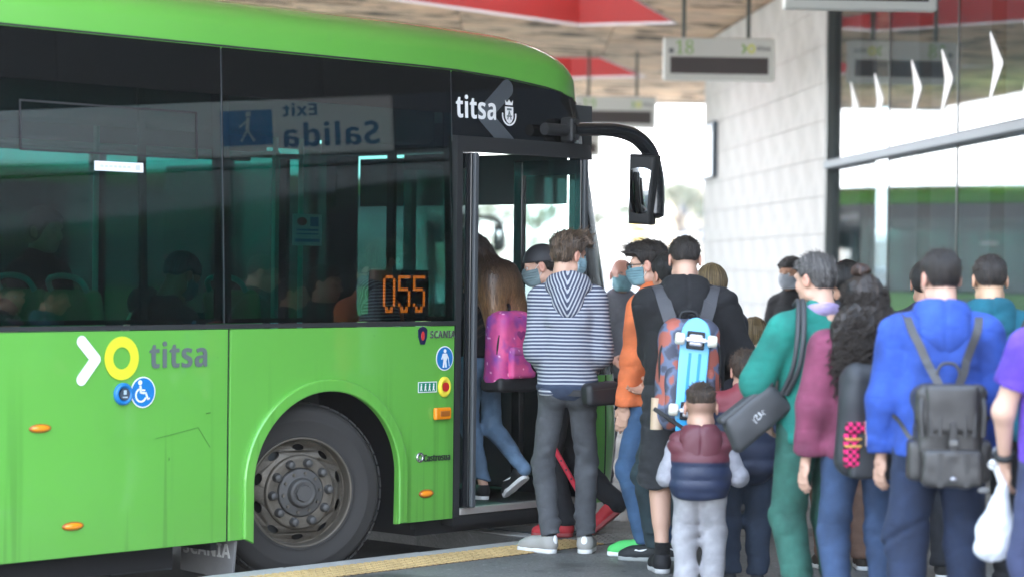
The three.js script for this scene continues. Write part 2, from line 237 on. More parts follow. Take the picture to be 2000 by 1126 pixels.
// ---------------------------------------------------------------- roof over the bays
{
  const roof = thing('ceiling', null, null); roof.userData.kind = 'structure';
  const H = 4.74, skyA = [[0.83, -30.7], [2.10, -30.24], [1.2, -26.7], [-2.5, -26.7]], shifts = [[0, 0], [0.09, -8.5], [0.6, 8.3]];
  const holes = shifts.map(([dx, dz]) => skyA.map(([x, z]) => [x + dx, z + dz]));
  const side = (a, b, p) => (b[0] - a[0]) * (p[1] - a[1]) - (b[1] - a[1]) * (p[0] - a[0]);
  function half(pg, a, b, keep) { const out = []; pg.forEach((p, i) => { const q = pg[(i + 1) % pg.length], s = side(a, b, p) * keep, t = side(a, b, q) * keep; if (s >= 0) out.push(p); if ((s > 0 && t < 0) || (s < 0 && t > 0)) { const k = s / (s - t); out.push([p[0] + (q[0] - p[0]) * k, p[1] + (q[1] - p[1]) * k]); } }); return out; }
  const orient = (pg) => { let a = 0; pg.forEach((p, i) => { const q = pg[(i + 1) % pg.length]; a += p[0] * q[1] - q[0] * p[1]; }); return Math.sign(a); };
  const area = (pg) => { let a = 0; pg.forEach((p, i) => { const q = pg[(i + 1) % pg.length]; a += p[0] * q[1] - q[0] * p[1]; }); return Math.abs(a) / 2; };
  function minus(pg, hole) { const out = [], o = orient(hole); let rest = pg; for (let i = 0; i < hole.length && rest.length > 2; i++) { const a = hole[i], b = hole[(i + 1) % hole.length], piece = half(rest, a, b, -o); if (piece.length > 2 && area(piece) > 1e-4) out.push(piece); rest = half(rest, a, b, o); } return out; }
  let n = 0;
  function panel(x0, x1, z0, z1, g = 0.006) {
    let pieces = [[[x0 + g, z0 + g], [x1 - g, z0 + g], [x1 - g, z1 - g], [x0 + g, z1 - g]]];
    for (const h of holes) pieces = pieces.flatMap((p) => minus(p, h));
    if (!pieces.length) return;
    const geo = merge(pieces.map((p) => flat(p, H, H + 0.06)));
    mesh('soffit_panel', uvPlane(geo, (x, y, z) => x * 0.8 + 0.1 * z, (x, y, z) => z + y + 0.25 * x), M.soffits[n++ % 3], roof);
  }
  for (let i = 2; i < 10; i++) for (let k = 0; k < 11; k++) panel(-8.7 + i * 2, -6.7 + i * 2, -44.4 + k * 2, -42.4 + k * 2);
  for (let k = 0; k < 3; k++) panel(-4.7, 11.3, -22.4 + k * 4, -18.4 + k * 4);
  { let pieces = [[[-4.7, -44.4], [11.3, -44.4], [11.3, -10.4], [-4.7, -10.4]]]; for (const h of holes) pieces = pieces.flatMap((p) => minus(p, h)); mesh('roof_deck', pieces.map((p) => flat(p, H + 0.065, H + 0.45)), M.dark, roof); }
  mesh('fascia', [box(-4.8, H - 0.05, -44.5, 11.4, H + 0.5, -44.42), box(-4.8, H - 0.05, -10.40, 11.4, H + 0.5, -10.32)], std(lin(0.55, 0.54, 0.52), 0.6), roof);
  holes.forEach((h, k) => {
    const s = thing('skylight', ['red lined roof light nearest over the bus front', 'red lined roof light farther off beyond the bus mirror', 'red lined roof light nearest to the camera, out of the frame'][k], 'skylight');
    const wall = (y0, y1, out, mat, name) => h.forEach((a, i) => { const b = h[(i + 1) % 4], d = V(b[0] - a[0], 0, b[1] - a[1]), len = d.length(), m = mesh(name, box(-out[1], y0, -0.0, -out[0], y1, len), mat, s); m.position.set(a[0], 0, a[1]); m.rotation.y = Math.atan2(d.x, d.z); });
    const o = orient(h) < 0 ? 1 : -1, oo = (a, b) => o > 0 ? [a, b] : [-b, -a];
    wall(H + 0.022, H + 0.42, oo(-0.022, -0.004), M.red, 'lining_panel'); wall(H + 0.424, H + 0.455, oo(-0.012, -0.004), M.redDark, 'shadow_gap'); wall(H + 0.459, H + 1.3, oo(-0.022, -0.004), M.red, 'lining_panel');
    wall(H - 0.012, H + 0.020, oo(-0.026, -0.006), std(lin(0.5, 0.49, 0.48), 0.6), 'edge_trim');
    mesh('skylight_pane', flat(h.map(([x, z]) => [x, z]), H + 1.3, H + 1.33), phys(lin(0.95, 0.95, 0.95), 1, { transmission: 1, thickness: 0 }), s);
  });
}
// ---------------------------------------------------------------- hanging bay signs
{
  const ledMat = std(lin(0.045, 0.035, 0.033), 0.35), redLed = std(lin(0.2, 0.01, 0.01), 0.4, { emissive: lin(1, 0.02, 0.03), emissiveIntensity: 0.7 }), gr = std(lin(0.22, 0.42, 0.06), 0.6), yl = std(lin(0.62, 0.66, 0.10), 0.6), gy = std(lin(0.1, 0.11, 0.12), 0.6);
  const body = std(lin(0.60, 0.615, 0.58), 0.45), ring = () => { const s = new THREE.Shape(); s.absellipse(0, 0, 0.042, 0.05, 0, Math.PI * 2); const h = new THREE.Path(); h.absellipse(0, 0, 0.02, 0.028, 0, Math.PI * 2); s.holes.push(h); return new THREE.ExtrudeGeometry(s, { depth: 0.002, bevelEnabled: false }); };
  const chev = poly([[0, 0.05], [0.025, 0.05], [0.06, 0], [0.025, -0.05], [0, -0.05], [0.033, 0]], 0.002);
  function sign(num, x, z, label, red) {
    const s = thing('bay_sign', label, 'sign', [x, 3.615, z], WTURN * 0.6, 'bay signs hanging from the station roof');
    mesh('housing', box(-0.6, 0, -0.07, 0.6, 0.46, 0.07, 0.02), body, s);
    for (const f of [1, -1]) {
      const g = new THREE.Group(); g.name = f > 0 ? 'front_panel' : 'rear_panel'; g.rotation.y = f > 0 ? 0 : Math.PI; s.add(g);
      mesh('led_screen', box(-0.53, 0.07, 0.065, 0.53, 0.25, 0.073), ledMat, g);
      mesh('bay_number', text(num, 'serif_regular', 0.19, 0.15).translate(-0.47, 0.28, 0.0705), gr, g); mesh('bus_pictogram', box(-0.545, 0.29, 0.068, -0.495, 0.34, 0.0725, 0.01), gy, g);
      mesh('logo_chevron', chev.clone().translate(0.235, 0.345, 0.0735), gr, g); mesh('logo_ring', ring().translate(0.345, 0.345, 0.0705), yl, g); mesh('logo_lettering', text('titsa', 'sans_bold', 0.14, 0.055).translate(0.405, 0.325, 0.0705), gy, g);
      if (red) for (let i = 0; i < red; i++) mesh('led_digit', text('188:'[i % 4], 'sans_bold', 0.05, 0.09).translate(-0.50 + (red > 2 ? 0.62 : 0) + i * 0.075, red > 2 ? 0.11 : 0.15, 0.0745), redLed, g);
    }
    mesh('hanger', box(-0.40, 0.455, -0.02, -0.36, 1.125, 0.02), M.pole, s); mesh('hanger', box(0.30, 0.455, -0.02, 0.34, 1.125, 0.02), M.pole, s);
  }
  sign('18', 2.20, -25.4, 'pale hanging bay sign numbered 18 in front of the stone wall', 0);
  sign('19', 1.46, -34.2, 'pale hanging bay sign numbered 19 behind the bus mirror', 2);
  sign('17', 2.69, -18.4, 'pale hanging bay sign cut off by the top of the photo, with red digits', 6);
  sign('20', 0.98, -43.0, 'farthest bay sign, half hidden behind the bus mirror arm', 0);
}
// ---------------------------------------------------------------- beyond the station
{
  const hill = new THREE.PlaneGeometry(700, 420, 70, 42).rotateX(-Math.PI / 2), p = hill.attributes.position;
  for (let i = 0; i < p.count; i++) { const x = p.getX(i), z = p.getZ(i) - 300, t = sstep(-95, -420, z); p.setY(i, -0.6 + 7.5 * t + 2.2 * t * fbm(x * 0.01, 2, z * 0.01, 3)); }
  hill.translate(0, 0, -300); hill.computeVertexNormals(); struct('hillside', uvPlane(hill, (x) => x, (x, y, z) => z), std(lin(0.25, 0.235, 0.20), 0.95, { map: rep(speckL, 0.05) }));
  const pw = thing('boundary_wall', 'low white wall with a railing beyond the station roof', 'wall', [0, -0.13, -70]);
  mesh('parapet', box(-60, 0, -0.15, 60, 1.75, 0.15), std(lin(0.42, 0.41, 0.39), 0.8), pw); mesh('coping', box(-60, 1.75, -0.2, 60, 1.83, 0.2), M.white, pw);
  mesh('handrail', box(-60, 2.72, -0.03, 60, 2.78, 0.03), M.white, pw);
  const bars = []; for (let i = 0; i < 240; i++) bars.push(box(-60 + i * 0.5, 1.83, -0.015, -59.97 + i * 0.5, 2.72, 0.015)); mesh('railing', bars, M.white, pw).userData.kind = 'stuff';
  const bl = thing('beige_house', 'small beige block house with two windows on the far slope', 'building', [19.3, 4.2, -262]);
  mesh('wall', box(-2, -4, 0, 2.2, 6.5, 8), std(lin(0.62, 0.52, 0.38), 0.8), bl); mesh('roof', box(-2.2, 6.5, -0.2, 2.4, 6.9, 8.2), M.white, bl);
  for (const [x, y] of [[-1.3, 3.2], [0.5, 3.2], [-1.3, 0.4], [0.5, 0.4]]) { const w = mesh('window', box(x, y, 8, x + 1, y + 1.5, 8.05), std(lin(0.12, 0.13, 0.16), 0.3), bl); mesh('sill', box(x - 0.1, y - 0.12, 8, x + 1.1, y, 8.18), M.white, w); }
  const dg = thing('yellow_excavator', 'small yellow digger on the far slope left of the house', 'digger', [11.0, 3.2, -205], 0.4), ym = std(lin(0.55, 0.36, 0.05), 0.6);
  mesh('cab', box(-0.7, 0.8, -0.7, 0.5, 2.2, 0.7, 0.15), ym, dg); mesh('track', box(-1.4, 0, -0.9, 1.2, 0.7, 0.9, 0.3), M.dark, dg); mesh('boom', [rod([0.4, 1.2, 0], [2.0, 2.6, 0], 0.16, 0.12), rod([2.0, 2.6, 0], [2.7, 1.5, 0], 0.12, 0.1)], ym, dg); mesh('bucket', box(2.4, 1.0, -0.4, 3.0, 1.6, 0.4, 0.1), M.dark, dg);
  // trees
  const leafM = [std(lin(0.15, 0.175, 0.11), 0.9, { side: THREE.DoubleSide }), std(lin(0.19, 0.20, 0.13), 0.9, { side: THREE.DoubleSide })], bark = std(lin(0.14, 0.10, 0.07), 0.9);
  function tree(x, y, z, h, w, seed, label, grp) {
    const r = rng(seed), t = thing('broadleaf_tree', label, 'tree', [x, y, z], 0, grp), tr = [rod([0, 0, 0], [0.1 * w, h * 0.5, 0], 0.05 * h, 0.03 * h, 8)];
    for (let i = 0; i < 5; i++) { const a = r() * 6.3; tr.push(rod([0.05 * w, h * (0.3 + 0.1 * r()), 0], [Math.cos(a) * w * 0.33, h * (0.6 + 0.25 * r()), Math.sin(a) * w * 0.33], 0.025 * h, 0.008 * h, 6)); }
    mesh('trunk', tr, bark, t);
    const lobes = []; for (let i = 0; i < 9; i++) lobes.push([(r() - 0.5) * w * 0.8, h * (0.5 + 0.4 * r()), (r() - 0.5) * w * 0.8, w * (0.16 + 0.16 * r())]);
    const pos = []; for (let i = 0; i < 900; i++) { const l = lobes[Math.floor(r() * 9)], d = V(r() - 0.5, r() - 0.5, r() - 0.5).normalize().multiplyScalar(l[3] * Math.pow(r(), 0.4)), c = V(l[0] + d.x, l[1] + d.y * 0.8, l[2] + d.z), s = 0.045 * w * (0.6 + r()); for (let k = 0; k < 3; k++) pos.push(c.x + (r() - 0.5) * 2 * s, c.y + (r() - 0.5) * 2 * s, c.z + (r() - 0.5) * 2 * s); }
    const g = new THREE.BufferGeometry(); g.setAttribute('position', new THREE.Float32BufferAttribute(pos, 3)); g.computeVertexNormals(); mesh('crown', g, leafM[seed % 2], t);
  }
  const far = 'hazy trees along the far hilltop';
  for (const [x, z, h, w, s] of [[8.9, -232, 4.2, 4.5, 1], [13.4, -246, 4.8, 5, 2], [16.4, -236, 7.5, 6.5, 3], [21.5, -250, 6, 6, 4], [-1.5, -240, 5.5, 6, 5], [2.0, -236, 4.5, 5, 6]]) tree(x, 3.6, z, h, w, s, ['small tree on the hilltop just right of the bus nose', 'small tree on the hilltop behind the bus mirror', 'taller grey green tree on the hilltop left of the beige house', 'grey green tree on the hilltop right of the beige house', 'hilltop tree seen through the bus windscreen, left of its pair', 'hilltop tree seen through the bus windscreen, right of its pair'][s - 1], far);
  tree(-1.5, -0.1, -60, 2.8, 2.8, 11, 'low bright green bush seen through the open bus door'); tree(-5.5, -0.1, -64, 2.4, 3.0, 12, 'rounder green tree beyond the bays, behind the bus'); tree(-11, -0.1, -66, 2.6, 3.4, 14, 'broad low green tree beyond the bays, farthest behind the bus');
}
// ---------------------------------------------------------------- the bus
const green = lin(0.125, 0.41, 0.058);
const P = {
  green: phys(green, 0.38, { map: (() => { const t = rep(dataTex('grime', 1024, (u, v) => { const y = v * 4, dust = 0.20 * sstep(0.62, 0.1, y) * (0.35 + 0.9 * tfbm(u, v, 6, 4, 81)), run = 0.10 * sstep(0.62, 0.78, tfbm(u, v, 60, 3, 82, 2)) * sstep(1.3, 0.3, y), sc = tnoise(u, v, 300, 83, 40) > 0.992 && y < 1.2 ? 0.25 : 0, k = 1 - 0.05 * tfbm(u, v, 5, 4, 84) - run - sc; return [lerp(k, 0.86, dust), lerp(k, 0.74, dust), lerp(k, 0.80, dust)]; }), 1 / 3, 1 / 4); return t; })(), clearcoat: 1, clearcoatRoughness: 0.04, bumpMap: rep(dataTex('orange', 256, (u, v) => { const k = 0.5 + 0.8 * (tfbm(u, v, 5, 3, 91) - 0.5); return [k, k, k]; }, false), 0.7), bumpScale: 0.0015 }),
  glass: phys(lin(0.26, 0.47, 0.44), 0, { transmission: 1, thickness: 0, ior: 1.55 }),
  glassFar: phys(lin(0.22, 0.44, 0.42), 0, { transmission: 1, thickness: 0, ior: 1.45 }),
  clear: phys(lin(0.90, 0.95, 0.93), 0, { transmission: 1, thickness: 0, ior: 1.45 }),
  frit: phys(lin(0.004, 0.0045, 0.0045), 0.03, { ior: 1.5 }),
  gloss: phys(lin(0.008, 0.009, 0.011), 0.18, { clearcoat: 0.6, clearcoatRoughness: 0.05 }),
  rubber: std(lin(0.016, 0.017, 0.018), 0.62), rubberL: std(lin(0.06, 0.065, 0.07), 0.5), tyre: std(lin(0.023, 0.021, 0.019), 0.82, { bumpMap: rep(speckB, 6), bumpScale: 0.0012 }),
  rim: std(lin(0.24, 0.208, 0.168), 0.55, { metalness: 0.55, map: rep(speck, 3) }), hub: std(lin(0.075, 0.072, 0.068), 0.6, { metalness: 0.4 }),
  amber: phys(lin(0.85, 0.26, 0.01), 0.15, { clearcoat: 1, clearcoatRoughness: 0.03 }), amberRim: std(lin(0.35, 0.10, 0.01), 0.4), inner: std(lin(0.13, 0.145, 0.15), 0.7), innerD: std(lin(0.04, 0.045, 0.048), 0.75), seat: std(lin(0.02, 0.09, 0.06), 0.85), seatG: std(lin(0.05, 0.30, 0.10), 0.6),
  pole: phys(lin(0.10, 0.50, 0.42), 0.3, { metalness: 0.4 }), chrome: std(lin(0.55, 0.55, 0.55), 0.25, { metalness: 0.9 }), yellow: std(lin(0.80, 0.66, 0.05), 0.4), white: std(lin(0.80, 0.80, 0.80), 0.45), greyInk: std(lin(0.105, 0.125, 0.125), 0.5), lime: std(lin(0.66, 0.66, 0.03), 0.45), blue: std(lin(0.01, 0.17, 0.45), 0.35), redP: std(lin(0.5, 0.02, 0.02), 0.4),
};
const bus = thing('city_bus', 'bright green city bus with dark windows, its front door open to the queue', 'bus', [B0[0], 0, B0[1]], TH);
const tbl = (pts) => (v) => { if (v <= pts[0][0]) return pts[0][1]; for (let i = 1; i < pts.length; i++) if (v <= pts[i][0]) { const a = pts[i - 1], b = pts[i]; return lerp(a[1], b[1], (v - a[0]) / (b[0] - a[0])); } return pts[pts.length - 1][1]; };
const zin = (y) => y < 1.25 ? 0 : -0.052 * Math.pow((y - 1.25) / 1.46, 1.15), R = 0.42;
const xf = tbl([[0.1, 2.79], [0.3, 2.83], [0.55, 2.86], [0.95, 2.83], [1.22, 2.78], [1.7, 2.70], [2.28, 2.59], [2.45, 2.55], [2.62, 2.49], [2.75, 2.44]]);
const bandTop = tbl([[-20, 2.712], [0.9, 2.712], [1.2, 2.708], [1.6, 2.69], [2.0, 2.655], [2.3, 2.60], [2.7, 2.56], [9, 2.54]]);
function skin(s, y, off = 0) {   // s runs along the side, round the corner and across the front
  const zi = zin(y), x0 = xf(y), xc = x0 - R, arc = R * Math.PI / 2;
  if (s <= xc) return [s, y, zi + off];
  if (s <= xc + arc) { const a = (s - xc) / R, r = R + off; return [xc + r * Math.sin(a), y, zi - R + r * Math.cos(a)]; }
  return [x0 + off, y, zi - R - (s - xc - arc)];
}
const plate = (s0, s1, y0, y1, off, th, nu = 8, nv = 6) => shell((u, v, o) => { const s = lerp(s0, s1, u), b = typeof y0 === 'function' ? y0(s) : y0, t = typeof y1 === 'function' ? y1(s) : y1; return skin(s, lerp(b, t, v), off + o); }, nu, nv, th);
const FS = 2.6 + 2.06;   // s at the far front corner, near enough

// lower side panels
{
  const rear = (x0, x1) => poly([[x0, 0.144], [x1, 0.144], [x1, 1.246], [x0, 1.246]], 0.02, 0.004);
  mesh('side_panel', rear(-3.35, -0.541), P.green, bus); mesh('side_panel', rear(-6.2, -3.366), P.green, bus); mesh('side_panel', rear(-8.9, -6.216), P.green, bus);
  const arch = (x, k) => { const pts = []; for (let i = 0; i <= 40; i++) { const a = Math.PI * i / 40; pts.push([x - (0.54 + k) * Math.cos(a), 0.42 + (0.487 + k) * Math.sin(a)]); } return pts; };
  const AX = 0.165, f = [[-0.525, 0.144], [AX - 0.535, 0.144], ...arch(AX, 0), [AX + 0.535, 0.144], [1.152, 0.144], [1.152, 1.246], [-0.525, 1.246]];
  mesh('side_panel', poly(f, 0.02, 0.004), P.green, bus);
  const lip = [[AX - 0.60, 0.15], ...arch(AX, 0.062).map(([x, y]) => [x, y]), [AX + 0.60, 0.15], [AX + 0.535, 0.146], ...arch(AX, -0.006).reverse(), [AX - 0.535, 0.12]];
  const lg = new THREE.ExtrudeGeometry(new THREE.Shape(lip.map((p) => new THREE.Vector2(...p))), { depth: 0.008, bevelEnabled: true, bevelSize: 0.010, bevelThickness: 0.010, bevelOffset: -0.010, bevelSegments: 4, curveSegments: 8 });
  mesh('arch_lip', lg.translate(0, 0, 0.006), P.green, bus);
  mesh('panel_seam', [box(-0.541, 0.144, -0.03, -0.525, 1.246, -0.012), box(-3.366, 0.144, -0.03, -3.35, 1.246, -0.012)], M.black, bus);
  mesh('belt_trim', [plate(-8.9, 1.156, 1.249, 1.272, 0.004, 0.02, 20, 1)], P.rubber, bus);
  // inner lining and wheel housing
  mesh('lining', [box(-8.9, 0.2, -0.075, -0.6, 1.24, -0.05), box(0.86, 0.2, -0.075, 1.13, 1.24, -0.05), box(-0.6, 0.97, -0.075, 0.86, 1.24, -0.05), box(-8.9, 0.16, -2.45, -0.62, 0.2, -0.03), box(-0.62, 0.16, -2.45, 0.88, 0.2, -0.835), box(0.88, 0.16, -2.45, 2.4, 0.2, -0.03)], P.innerD, bus);
  mesh('wheel_housing', [box(-0.6, 0.96, -0.8, 0.86, 0.99, -0.03), box(-0.62, 0.1, -0.8, -0.58, 0.98, -0.03), box(0.84, 0.1, -0.8, 0.88, 0.98, -0.03), box(-0.6, 0.1, -0.83, 0.86, 0.98, -0.8)], M.black, bus);
  mesh('underbody', [box(-8.9, 0.02, -2.3, -0.8, 0.14, -0.12), box(0.95, 0.05, -2.3, 2.3, 0.15, -0.1), box(1.16, 0.10, -0.6, 2.3, 0.155, -0.005)], M.black, bus);
  // mudflap with raised lettering
  const mf = mesh('mudflap', poly([[-0.22, 0.13], [0.22, 0.13], [0.20, -0.055], [0.16, -0.075], [-0.22, -0.06]], 0.012, 0.003).translate(0, 0, 0), std(lin(0.19, 0.185, 0.18), 0.75, { map: rep(speckL, 3) }), bus); mf.rotation.y = -Math.PI / 2; mf.position.set(-0.47, 0.01, -0.235);
  mesh('lettering', text('SCANIA', 'sans_bold', 0.38, 0.075).translate(-0.19, 0.035, 0.0035), std(lin(0.42, 0.41, 0.38), 0.7), mf);
}
// glazing: dark band with see-through fields
{
  const pane = (s0, s1, y0, y1, o, nu, mat = P.glass) => plate(s0, s1, y0, y1, o, 0.007, nu, 8);
  for (const [a, b] of [[-3.35, -0.573], [-6.2, -3.362], [-8.9, -6.212], [-0.561, 1.146]]) {
    const w = mesh('window_pane', pane(a, b, 1.276, 2.46, 0, 4), P.glass, bus);
    mesh('dark_band', plate(a, b, 2.46, 2.705, 0, 0.03, 4, 3), P.frit, w); mesh('dark_border', [plate(a, a + 0.05, 1.276, 2.46, -0.010, 0.01, 1, 8), plate(b - 0.05, b, 1.276, 2.46, -0.010, 0.01, 1, 8), plate(a, b, 1.276, 1.30, -0.010, 0.01, 4, 1)], P.frit, w);
  }
  mesh('pane_joint', [plate(-0.573, -0.561, 1.276, 2.705, -0.006, 0.012, 1, 8), plate(1.146, 1.158, 2.30, 2.705, -0.006, 0.012, 1, 6)], P.rubberL, bus);
  mesh('quarter_pane', plate(1.158, FS - 0.9, 2.335, (s) => bandTop(s) - 0.004, 0, 0.03, 40, 6), P.frit, bus);
  mesh('gutter_trim', plate(-8.9, FS, (s) => bandTop(s) - 0.003, (s) => bandTop(s) + 0.006, 0.006, 0.02, 90, 1), P.rubber, bus);
  // hopper window frame
  const hz = (y) => zin(y) + 0.001, fr = []; const hx0 = -1.836, hx1 = -0.736, hy0 = 2.115, hy1 = 2.36, b = 0.009;
  for (const [x0, x1, y0, y1] of [[hx0, hx1, hy0, hy0 + b], [hx0, hx1, hy1 - b, hy1], [hx0, hx0 + b, hy0, hy1], [hx1 - b, hx1, hy0, hy1]]) fr.push(plate(x0, x1, y0, y1, 0.003, 0.004, 1, 1));
  fr.push(plate(-1.10, -1.06, 1.28, 2.46, -0.012, 0.02, 1, 4)); mesh('hopper_frame', fr, P.rubber, bus);
  const st = mesh('window_sticker', plate(-1.393, -1.09, 2.035, 2.082, 0.0015, 0.0015, 1, 1), P.white, bus);
  mesh('sticker_print', [0, 1, 2, 3, 4, 5, 6].map((i) => plate(-1.36 + i * 0.028, -1.338 + i * 0.028, 2.052, 2.066, 0.003, 0.001, 1, 1)).concat(plate(-1.14, -1.11, 2.045, 2.072, 0.003, 0.001, 1, 1)), std(lin(0.5, 0.52, 0.55), 0.6), st);
}
// roof
{
  const spine = (s) => [Math.min(s, 0.9), -1.25], n = 3.0;
  mesh('roof_panel', shell((u, v, o) => { const s = lerp(-8.9, FS, u), k = Math.pow(v, 1.6), y0 = bandTop(s) + 0.007, p = skin(s, y0, 0.004 + o * 0.3), c = spine(s); const h = (3.045 - y0) * Math.pow(1 - Math.pow(1 - k, n), 1 / n); return [lerp(p[0], c[0], k), y0 + h + o, lerp(p[2], c[1], k)]; }, 150, 22, 0.02), P.green, bus);
  mesh('roof_far_side', shell((u, v, o) => { const x = lerp(-8.9, 0.9, u), k = Math.pow(v, 1.6), h = (3.03 - 2.72) * Math.pow(1 - Math.pow(1 - k, n), 1 / n); return [x, 2.72 + h + o, lerp(-2.48, -1.25, k)]; }, 20, 12, 0.02), P.green, bus);
  mesh('roof_far_corner', shell((u, v, o) => { const a = lerp(0, Math.PI / 2, u), k = Math.pow(v, 1.6), h = (3.03 - 2.6) * Math.pow(1 - Math.pow(1 - k, n), 1 / n), x = 2.1 + 0.4 * Math.sin(a), z = -2.08 - 0.4 * Math.cos(a); return [lerp(u < 0.02 ? 0.9 : x, 0.9, k), 2.6 + h + o, lerp(z, -1.25, k)]; }, 16, 12, 0.02), P.green, bus);
}
// front end
{
  mesh('front_corner_panel', plate(2.285, FS - 0.35, 0.15, 0.93, 0, 0.03, 30, 6), P.green, bus);
  mesh('corner_lining', plate(2.285, FS - 0.35, 0.16, 0.93, -0.036, 0.01, 30, 4), P.innerD, bus);
  mesh('corner_seam', plate(2.50, 2.512, 0.15, 0.93, 0.002, 0.004, 1, 6), M.black, bus);
  mesh('windscreen_pillar', plate(2.285, 2.62, 0.934, 2.30, 0, 0.05, 14, 10), P.gloss, bus);
  mesh('windscreen', plate(2.625, FS - 0.42, 0.94, 2.32, -0.004, 0.008, 30, 10), P.clear, bus);
  mesh('screen_trim', plate(2.62, 2.70, 0.934, 2.30, 0.003, 0.006, 4, 10), P.rubber, bus);
  mesh('far_pillar', box(2.30, 0.9, -2.48, 2.60, 2.4, -2.32), P.gloss, bus); mesh('dashboard', box(2.28, 0.2, -2.3, 2.66, 0.98, -0.55, 0.08), P.innerD, bus);
  mesh('sun_blind', box(2.50, 1.98, -2.2, 2.515, 2.30, -0.35), std(lin(0.12, 0.125, 0.13), 0.8), bus);
  mesh('wiper', [rod([2.77, 1.0, -0.9], [2.68, 1.5, -1.5], 0.012), rod([2.78, 0.98, -1.9], [2.70, 1.4, -1.3], 0.012)], M.dark, bus);
  mesh('far_front_panel', box(2.3, 0.15, -2.5, 2.78, 0.93, -2.30, 0.1), P.green, bus);
}
// doorway
{
  mesh('door_header', plate(1.158, 2.46, 2.245, 2.333, 0.035, 0.06, 20, 2), P.rubber, bus);
  mesh('door_jamb', [box(1.16, 0.15, -0.09, 1.205, 2.25, 0.0), box(2.235, 0.15, -0.09, 2.282, 2.25, -0.002)], P.rubber, bus);
  mesh('door_sill', box(1.21, 0.158, -0.10, 2.23, 0.198, 0.004, 0.006), std(lin(0.40, 0.37, 0.34), 0.5, { metalness: 0.4 }), bus);
  const leaf = (x, dir) => {
    const g = new THREE.Group(); g.name = 'door_leaf'; bus.add(g); g.position.set(x, 0.205, 0);
    mesh('frame', [box(-0.022, 0, -0.50, 0.022, 2.03, -0.43, 0.006), box(-0.022, 0, 0.0, 0.022, 2.03, 0.050, 0.006), box(-0.021, 0, -0.43, 0.021, 0.10, 0.0), box(-0.021, 1.94, -0.43, 0.021, 2.03, 0.0)], P.gloss, g);
    mesh('door_glass', box(-0.004, 0.10, -0.43, 0.004, 1.94, 0.0), P.clear, g); mesh('rubber_edge', box(-0.018, 0, 0.051, 0.018, 2.03, 0.078, 0.01), P.rubberL, g);
  };
  leaf(1.245, 1); leaf(2.205, -1);
  mesh('step_floor', box(1.2, 0.19, -0.9, 2.25, 0.2, -0.1), std(lin(0.03, 0.03, 0.032), 0.7, { bumpMap: rep(speckB, 8), bumpScale: 0.002 }), bus);
}
// mirror
{
  const g = new THREE.Group(); g.name = 'wing_mirror'; bus.add(g);
  mesh('bracket', [new THREE.CylinderGeometry(0.036, 0.036, 0.24, 20).rotateZ(Math.PI / 2).translate(2.0, 2.405, 0.02), box(2.07, 2.335, -0.03, 2.125, 2.485, 0.07, 0.02), new THREE.CylinderGeometry(0.018, 0.018, 0.03, 14).rotateX(Math.PI / 2).translate(2.10, 2.455, 0.075), new THREE.CylinderGeometry(0.018, 0.018, 0.03, 14).rotateX(Math.PI / 2).translate(2.10, 2.365, 0.075)], P.rubber, g);
  const ap = [[2.11, 2.41, 0.05], [2.28, 2.42, 0.07], [2.46, 2.42, 0.10], [2.62, 2.385, 0.12], [2.73, 2.30, 0.135], [2.785, 2.17, 0.14], [2.80, 2.02, 0.14], [2.795, 1.895, 0.14]], ac = new THREE.CatmullRomCurve3(ap.map((q) => V(...q))), ag = new THREE.TubeGeometry(ac, 70, 1, 16), app = ag.attributes.position;
  for (let i = 0; i <= 70; i++) { const c = ac.getPointAt(i / 70), f = lerp(0.040, 0.054, sstep(0.15, 0.65, i / 70)) * (i === 70 ? 0.4 : 1); for (let j = 0; j <= 16; j++) { const k = i * 17 + j; app.setXYZ(k, c.x + (app.getX(k) - c.x) * f, c.y + (app.getY(k) - c.y) * f, c.z + (app.getZ(k) - c.z) * f * 0.8); } } ag.computeVertexNormals(); mesh('mirror_arm', ag, P.gloss, g);
  const h = new THREE.Group(); h.name = 'mirror_head'; h.position.set(2.705, 2.065, 0.10); h.rotation.y = 0.30; h.rotation.z = 0.06; h.rotation.x = 0.08; g.add(h);
  const sh = [[-0.055, -0.19], [0.055, -0.19], [0.068, 0.2], [-0.068, 0.2]];
  mesh('housing', new THREE.ExtrudeGeometry(new THREE.Shape(sh.map((p) => new THREE.Vector2(...p))), { depth: 0.06, bevelEnabled: true, bevelSize: 0.02, bevelThickness: 0.03, bevelSegments: 4 }).rotateY(-Math.PI / 2).translate(0.05, 0, 0), P.rubber, h);
  const gp = new THREE.PlaneGeometry(1, 1, 12, 30), gq = gp.attributes.position; for (let i = 0; i < gq.count; i++) { const v = gq.getY(i) + 0.5, x = gq.getX(i) * lerp(0.108, 0.136, v), y = lerp(-0.185, 0.195, v); gq.setXYZ(i, x, y, 0.022 - (x * x + y * y) / 1.7); } gp.computeVertexNormals();
  mesh('mirror_glass', gp.rotateY(-Math.PI / 2).translate(-0.030, 0, 0), std(lin(0.85, 0.88, 0.88), 0.02, { metalness: 1 }), h);
}
